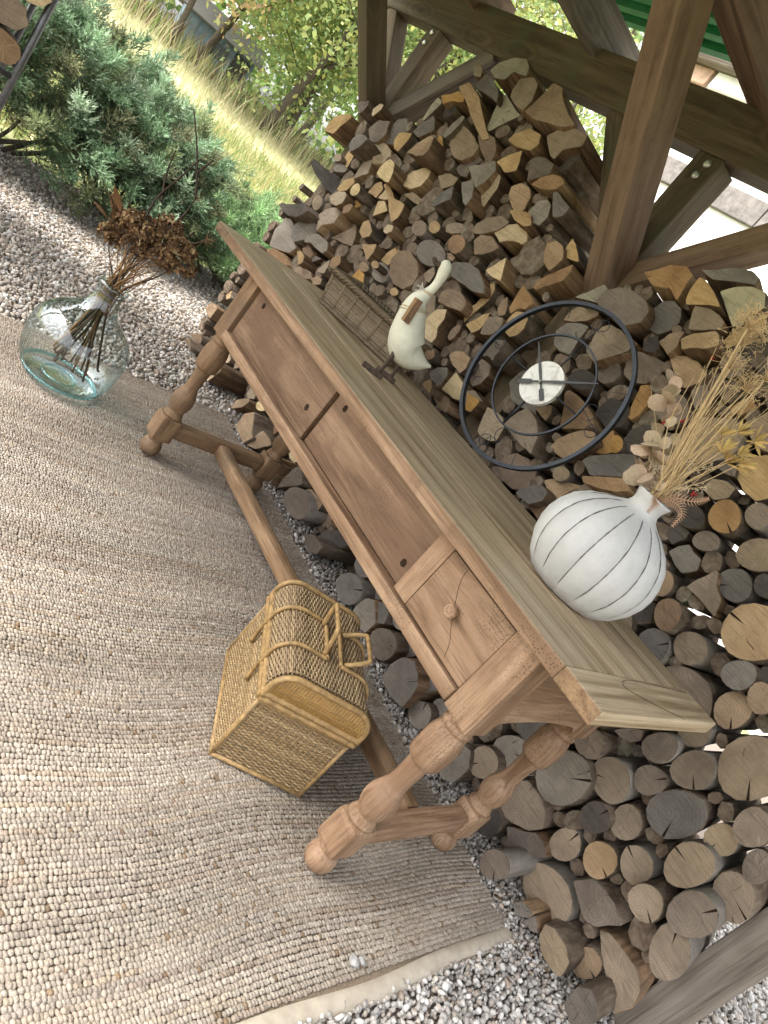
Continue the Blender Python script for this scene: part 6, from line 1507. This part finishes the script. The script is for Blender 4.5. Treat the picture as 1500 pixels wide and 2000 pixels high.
# ---------------------------------------------------------------- meadow: the land rises gently beyond the junipers
def land(x, y):
    t = np.clip((-3.3 - np.asarray(x, float)) / 10.0, 0, 1); return -.05 + .98 * t * t * (3 - 2 * t) + .05 * np.sin(np.asarray(x) * .9 + np.asarray(y) * .6) * t
gx, gy = np.meshgrid(np.linspace(-60, -3.2, 110), np.linspace(-40, 60, 90), indexing='ij'); V = np.stack([gx, gy, land(gx, gy) + .004], -1).reshape(-1, 3); idx = np.arange(110 * 90).reshape(110, 90)
F = np.stack([idx[:-1, :-1], idx[1:, :-1], idx[1:, 1:], idx[:-1, 1:]], -1).reshape(-1, 4)
tag(link('meadow', np_mesh('meadow', V, F), plain('meadow_turf', (0.42, 0.42, 0.22), .95, .05, 0, 1.3, .35, .3), smooth=True), kind='structure')
# ---------------------------------------------------------------- meadow grass
def blades(n, xr, yr, h, cols, wdt, keep=None):
    P = np.column_stack([nr.uniform(*xr, n), nr.uniform(*yr, n), np.zeros(n)])
    P[:, 2] = land(P[:, 0], P[:, 1])
    n = len(P); hh = nr.uniform(*h, n); a = nr.uniform(0, 2 * np.pi, n); s = np.stack([np.cos(a), np.sin(a), 0 * a], 1) * wdt * nr.uniform(.6, 1.4, (n, 1)); ln = nr.normal(0, .22, (n, 2)) * hh[:, None]
    mid = P + np.column_stack([ln * .35, hh * .55]); tip = P + np.column_stack([ln, hh])
    V = np.stack([P - s, P + s, mid + s * .8, mid - s * .8, tip], 1).reshape(-1, 3); b = np.arange(n)[:, None] * 5
    F = np.concatenate([b + np.array([[0, 1, 2]]), b + np.array([[0, 2, 3]]), b + np.array([[3, 2, 4]])])
    c = np.repeat(cols[nr.integers(0, len(cols), n)] * nr.uniform(.7, 1.2, (n, 1)), 5, 0)
    return V, F, c
GC = np.array([[0.26, 0.34, 0.13], [0.34, 0.38, 0.15], [0.50, 0.44, 0.22]]); TC = np.array([[0.62, 0.55, 0.38], [0.56, 0.48, 0.31], [0.48, 0.42, 0.26], [0.38, 0.40, 0.20]]); BC = np.array([[0.20, 0.14, 0.09], [0.28, 0.20, 0.12], [0.15, 0.12, 0.08], [0.22, 0.26, 0.10]])
out = []; off = 0
for a in ((26000, (-9, -3.2), (-2.5, 6.5), (.08, .24), GC, .007), (12000, (-12, -5.5), (-3, 9), (.08, .20), TC, .006), (1200, (-13, -10.5), (-1, 11), (.3, .7), TC, .005), (1200, (-15, -12.5), (-2, 12), (.3, .8), BC, .012), (6000, (-24, -12), (-5, 14), (.2, .5), GC, .02), (5000, (-3.4, -1.4), (1.9, 6), (.1, .3), GC, .007)):
    v, f, c = blades(*a); out.append((v, f + off, c)); off += len(v)
tag(link('meadow_grass', np_mesh('meadow_grass', np.vstack([o[0] for o in out]), np.vstack([o[1] for o in out]), np.vstack([o[2] for o in out])), M['leaf']), 'long green and dry straw grass of the meadow', 'grass', kind='stuff')
# ---------------------------------------------------------------- trees
def tree(label, x, y, h, cr, cols, leaves=4200, ls=.10, lean=(0, 0), low=.25):
    z0 = float(land(x, y)) - .05; t = empty('tree', (x, y, z0)); tag(t, label, 'tree', None)
    top = Vector((x + lean[0], y + lean[1], h + z0)); b = Vector((x, y, z0))
    bm = bmesh.new(); P = curve_pts([b, b.lerp(top, .35) + rv(.12), b.lerp(top, .7) + rv(.15), top], 14); r0 = .014 * h
    tube(bm, P, [r0 * (1 - .85 * i / 14) for i in range(15)], 8); limbs = []
    for k in range(16):
        i = rng.randint(3, 12); s = P[i]; a = rng.uniform(0, 6.28); L = cr * rng.uniform(.5, 1.0) * (1.15 - .5 * i / 14)
        e = s + Vector((math.cos(a) * L, math.sin(a) * L, L * rng.uniform(.2, .9))); limbs.append((s, e))
        tube(bm, curve_pts([s, s.lerp(e, .5) + rv(.1), e], 6), [r0 * .32 * (1 - .13 * q) for q in range(7)], 5)
    child(bm_obj('trunk', bm, M['trunk']), t)
    # leaf clumps gathered round the limb ends, gaps between
    cl = []
    for s, e in limbs:
        for q in (.45, .75, 1.0): cl.append(tuple(s.lerp(e, q)))
    for k in range(10): cl.append((x + rng.gauss(0, cr * .5), y + rng.gauss(0, cr * .5), z0 + h * rng.uniform(low, 1.0)))
    cl = np.array(cl); w = nr.integers(0, len(cl), leaves); sg = cr * .17
    C0 = cl[w] + nr.normal(0, sg, (leaves, 3)); C0 = C0[C0[:, 2] > z0 + h * low * .5]; n = len(C0)
    u = nr.normal(size=(n, 3)); u /= np.linalg.norm(u, axis=1)[:, None]; v = np.cross(u, nr.normal(size=(n, 3))); v /= np.linalg.norm(v, axis=1)[:, None]
    s1 = ls * nr.uniform(.6, 1.3, (n, 1))
    V = np.stack([C0 - u * s1 * .55, C0 + v * s1 * .32, C0 + u * s1 * .55, C0 - v * s1 * .32], 1).reshape(-1, 3)
    shade = cols[nr.integers(0, len(cols), len(cl))][w[:n]]
    c = np.repeat(shade * nr.uniform(.75, 1.25, (n, 1)), 4, 0)
    o = link('crown', np_mesh('crown', V, np.arange(n * 4).reshape(-1, 4), c), M['leaf']); child(o, t)
YG = np.array([[0.40, 0.46, 0.17], [0.33, 0.43, 0.18], [0.48, 0.50, 0.19], [0.25, 0.35, 0.15]]); OR = np.array([[0.48, 0.33, 0.18], [0.45, 0.37, 0.18], [0.40, 0.40, 0.16]]); DG = np.array([[0.13, 0.22, 0.06], [0.18, 0.28, 0.06], [0.10, 0.18, 0.05]])  # haze painted into the paler leaf colours: lightened and greyed
YE = np.array([[0.48, 0.46, 0.17], [0.42, 0.45, 0.18], [0.34, 0.42, 0.17]])
tree('small orange-tinged autumn tree in front of the blue-grey hut', -12.6, 3.55, 4.6, 1.6, OR, 5200, .10, (.1, -.5), .3)
tree('slender yellow-green tree with a leaning bare lower trunk in the meadow', -12.2, 5.6, 7.5, 2.3, YG, 8000, .11, (.3, .9), .2)
tree('yellowing tree close to the far shed post', -11.2, 7.0, 7.0, 2.3, YE, 8000, .11, (0, .8), .12)
tree('tall green-yellow tree behind the slender one', -15.0, 7.3, 9.5, 3.0, YG, 9000, .13, (0, .6), .15)
tree('darker green tree behind the blue-grey hut', -18.5, 5.4, 9.0, 3.2, DG, 8000, .14, (0, .3), .12)
tree('pale green tree at the left of the hut', -16.5, 2.2, 8.0, 2.8, YG, 8000, .14, (0, 0), .15)
tree('bushy green tree at the back of the meadow', -19.0, 9.8, 10.0, 3.5, DG, 8000, .15, (0, 0), .1)
tree('green tree seen between the far shed post and its braces', -7.6, 7.6, 6.0, 2.0, YG, 4600, .11, (0, 0), .15)
tree('broad yellow-green tree beyond the firewood', -11.0, 10.5, 8.5, 2.8, YE, 5200, .14, (0, 0), .1)
tree('low bushy yellow-green tree between the hut and the yellowing tree', -12.9, 6.4, 4.6, 2.0, YG, 8000, .10, (0, 0), .05)
tree('low spreading green tree left of the orange-tinged one', -13.6, 2.2, 4.4, 2.0, YG, 7000, .10, (0, 0), .05)
tree('leafy yellow tree overhanging the hut', -14.2, 4.6, 6.5, 2.2, YE, 7000, .11, (.6, .3), .32)
tree('dense pale green tree at the edge of the firewood', -10.6, 8.3, 5.2, 2.0, YG, 8000, .10, (0, 0), .05)
n = 26000; cc_ = np.column_stack([nr.uniform(-34, -25, 260), nr.uniform(-12, 40, 260), nr.uniform(1.2, 9.5, 260)]); w = nr.integers(0, 260, n); C0 = cc_[w] + nr.normal(0, 1.1, (n, 3)); u = nr.normal(size=(n, 3)); u /= np.linalg.norm(u, axis=1)[:, None]; v = np.cross(u, nr.normal(size=(n, 3))); v /= np.linalg.norm(v, axis=1)[:, None]; s1 = .38 * nr.uniform(.6, 1.3, (n, 1))
V = np.stack([C0 - u * s1 * .55, C0 + v * s1 * .4, C0 + u * s1 * .55, C0 - v * s1 * .4], 1).reshape(-1, 3); c = np.repeat(np.vstack([YG, DG, DG])[nr.integers(0, 10, 260)][w] * nr.uniform(.75, 1.2, (n, 1)), 4, 0)
tag(link('far_woodland', np_mesh('far_woodland', V, np.arange(n * 4).reshape(-1, 4), c), M['leaf']), 'pale green wood at the far edge of the meadow', 'woodland', kind='stuff')
# ---------------------------------------------------------------- blue-grey hut
hut = empty('garden_hut', (-14.6, 4.95, .86), R(-14)); hut.scale = (.62, .62, .62); tag(hut, 'small blue-grey sheet metal hut under the trees', 'hut')
def hb_(name, x0, x1, y0, y1, z0, z1, mat, b=.01):
    bm = bmesh.new(); box(bm, x0, x1, y0, y1, z0, z1, b); return bm_obj(name, bm, mat, hut)
for k in range(9): hb_('wall_sheet', .0 + (.02 if k % 2 else 0), .05 + (.02 if k % 2 else 0), -1.35 + k * .3, -1.35 + k * .3 + .29, 0, 1.5, M['bluemetal'])
hb_('wall', -1.8, -.001, -1.35, 1.34, 0, 1.48, M['bluemetal']); hb_('window', .071, .085, -.15, .45, .75, 1.2, plain('hut_window', (0.06, 0.07, 0.08), .2, .5)); hb_('door', .071, .09, .62, 1.2, .02, 1.35, plain('hut_door', (0.09, 0.085, 0.08), .8, .2))
bm = bmesh.new(); vs = [bm.verts.new(p) for p in ((.25, -1.55, 1.45), (.25, 1.55, 1.45), (-.9, 1.55, 2.05), (-.9, -1.55, 2.05), (-2.0, 1.55, 1.45), (-2.0, -1.55, 1.45))]
bm.faces.new((vs[0], vs[1], vs[2], vs[3])); bm.faces.new((vs[3], vs[2], vs[4], vs[5])); r_o = bm_obj('roof', bm, plain('hut_roof', (0.20, 0.19, 0.185), .8, .2), hut); md = r_o.modifiers.new('t', 'SOLIDIFY'); md.thickness = .06
# ---------------------------------------------------------------- white house behind the shed
hs_ = empty('white_house', (0.6, 6.0, -.05)); tag(hs_, 'white rendered house with grey stone panels behind the shed', 'house')
def hpart2(name, x0, x1, y0, y1, z0, z1, mat, b=.01):
    bm = bmesh.new(); box(bm, x0, x1, y0, y1, z0, z1, b); o = bm_obj(name, bm, mat); child(o, hs_); return o
hpart2('wall', -4.3, 5.2, 5.6, 9.5, -.05, 4.75, M['white'])
for k in range(11): hpart2('stone_panel', -3.66 + k * .8, -3.66 + k * .8 + .785, 5.55, 5.62, 3.375 + .006 * (k % 2), 3.635, M['slab'])
for x0, x1 in ((-2.6, -1.5), (0.4, 1.5), (3.0, 4.1)): hpart2('window', x0, x1, 5.575, 5.62, 1.1, 2.4, M['slab'])
for k in range(14): hpart2('soffit_board', -4.4 + k * .66, -4.4 + k * .66 + .60, 5.53, 5.59, 4.40, 4.575, M['tile'] if k == 0 else M['white'])
for i in range(30): hpart2('roof_tile', -4.5 + i * .32, -4.5 + i * .32 + .30, 5.2, 5.75, 4.76 + .01 * (i % 2), 4.85 + .01 * (i % 2), M['tile'], .02)
hpart2('gutter_board', -4.5, 5.4, 5.40, 5.58, 4.58, 4.755, M['gryX'], .01)
bm = bmesh.new(); vs = [bm.verts.new(p) for p in ((-4.5, 5.3, 4.88), (5.4, 5.3, 4.88), (5.4, 7.6, 6.4), (-4.5, 7.6, 6.4), (5.4, 9.8, 4.88), (-4.5, 9.8, 4.88))]
bm.faces.new((vs[0], vs[1], vs[2], vs[3])); bm.faces.new((vs[3], vs[2], vs[4], vs[5])); child(bm_obj('roof', bm, M['tile']), hs_)
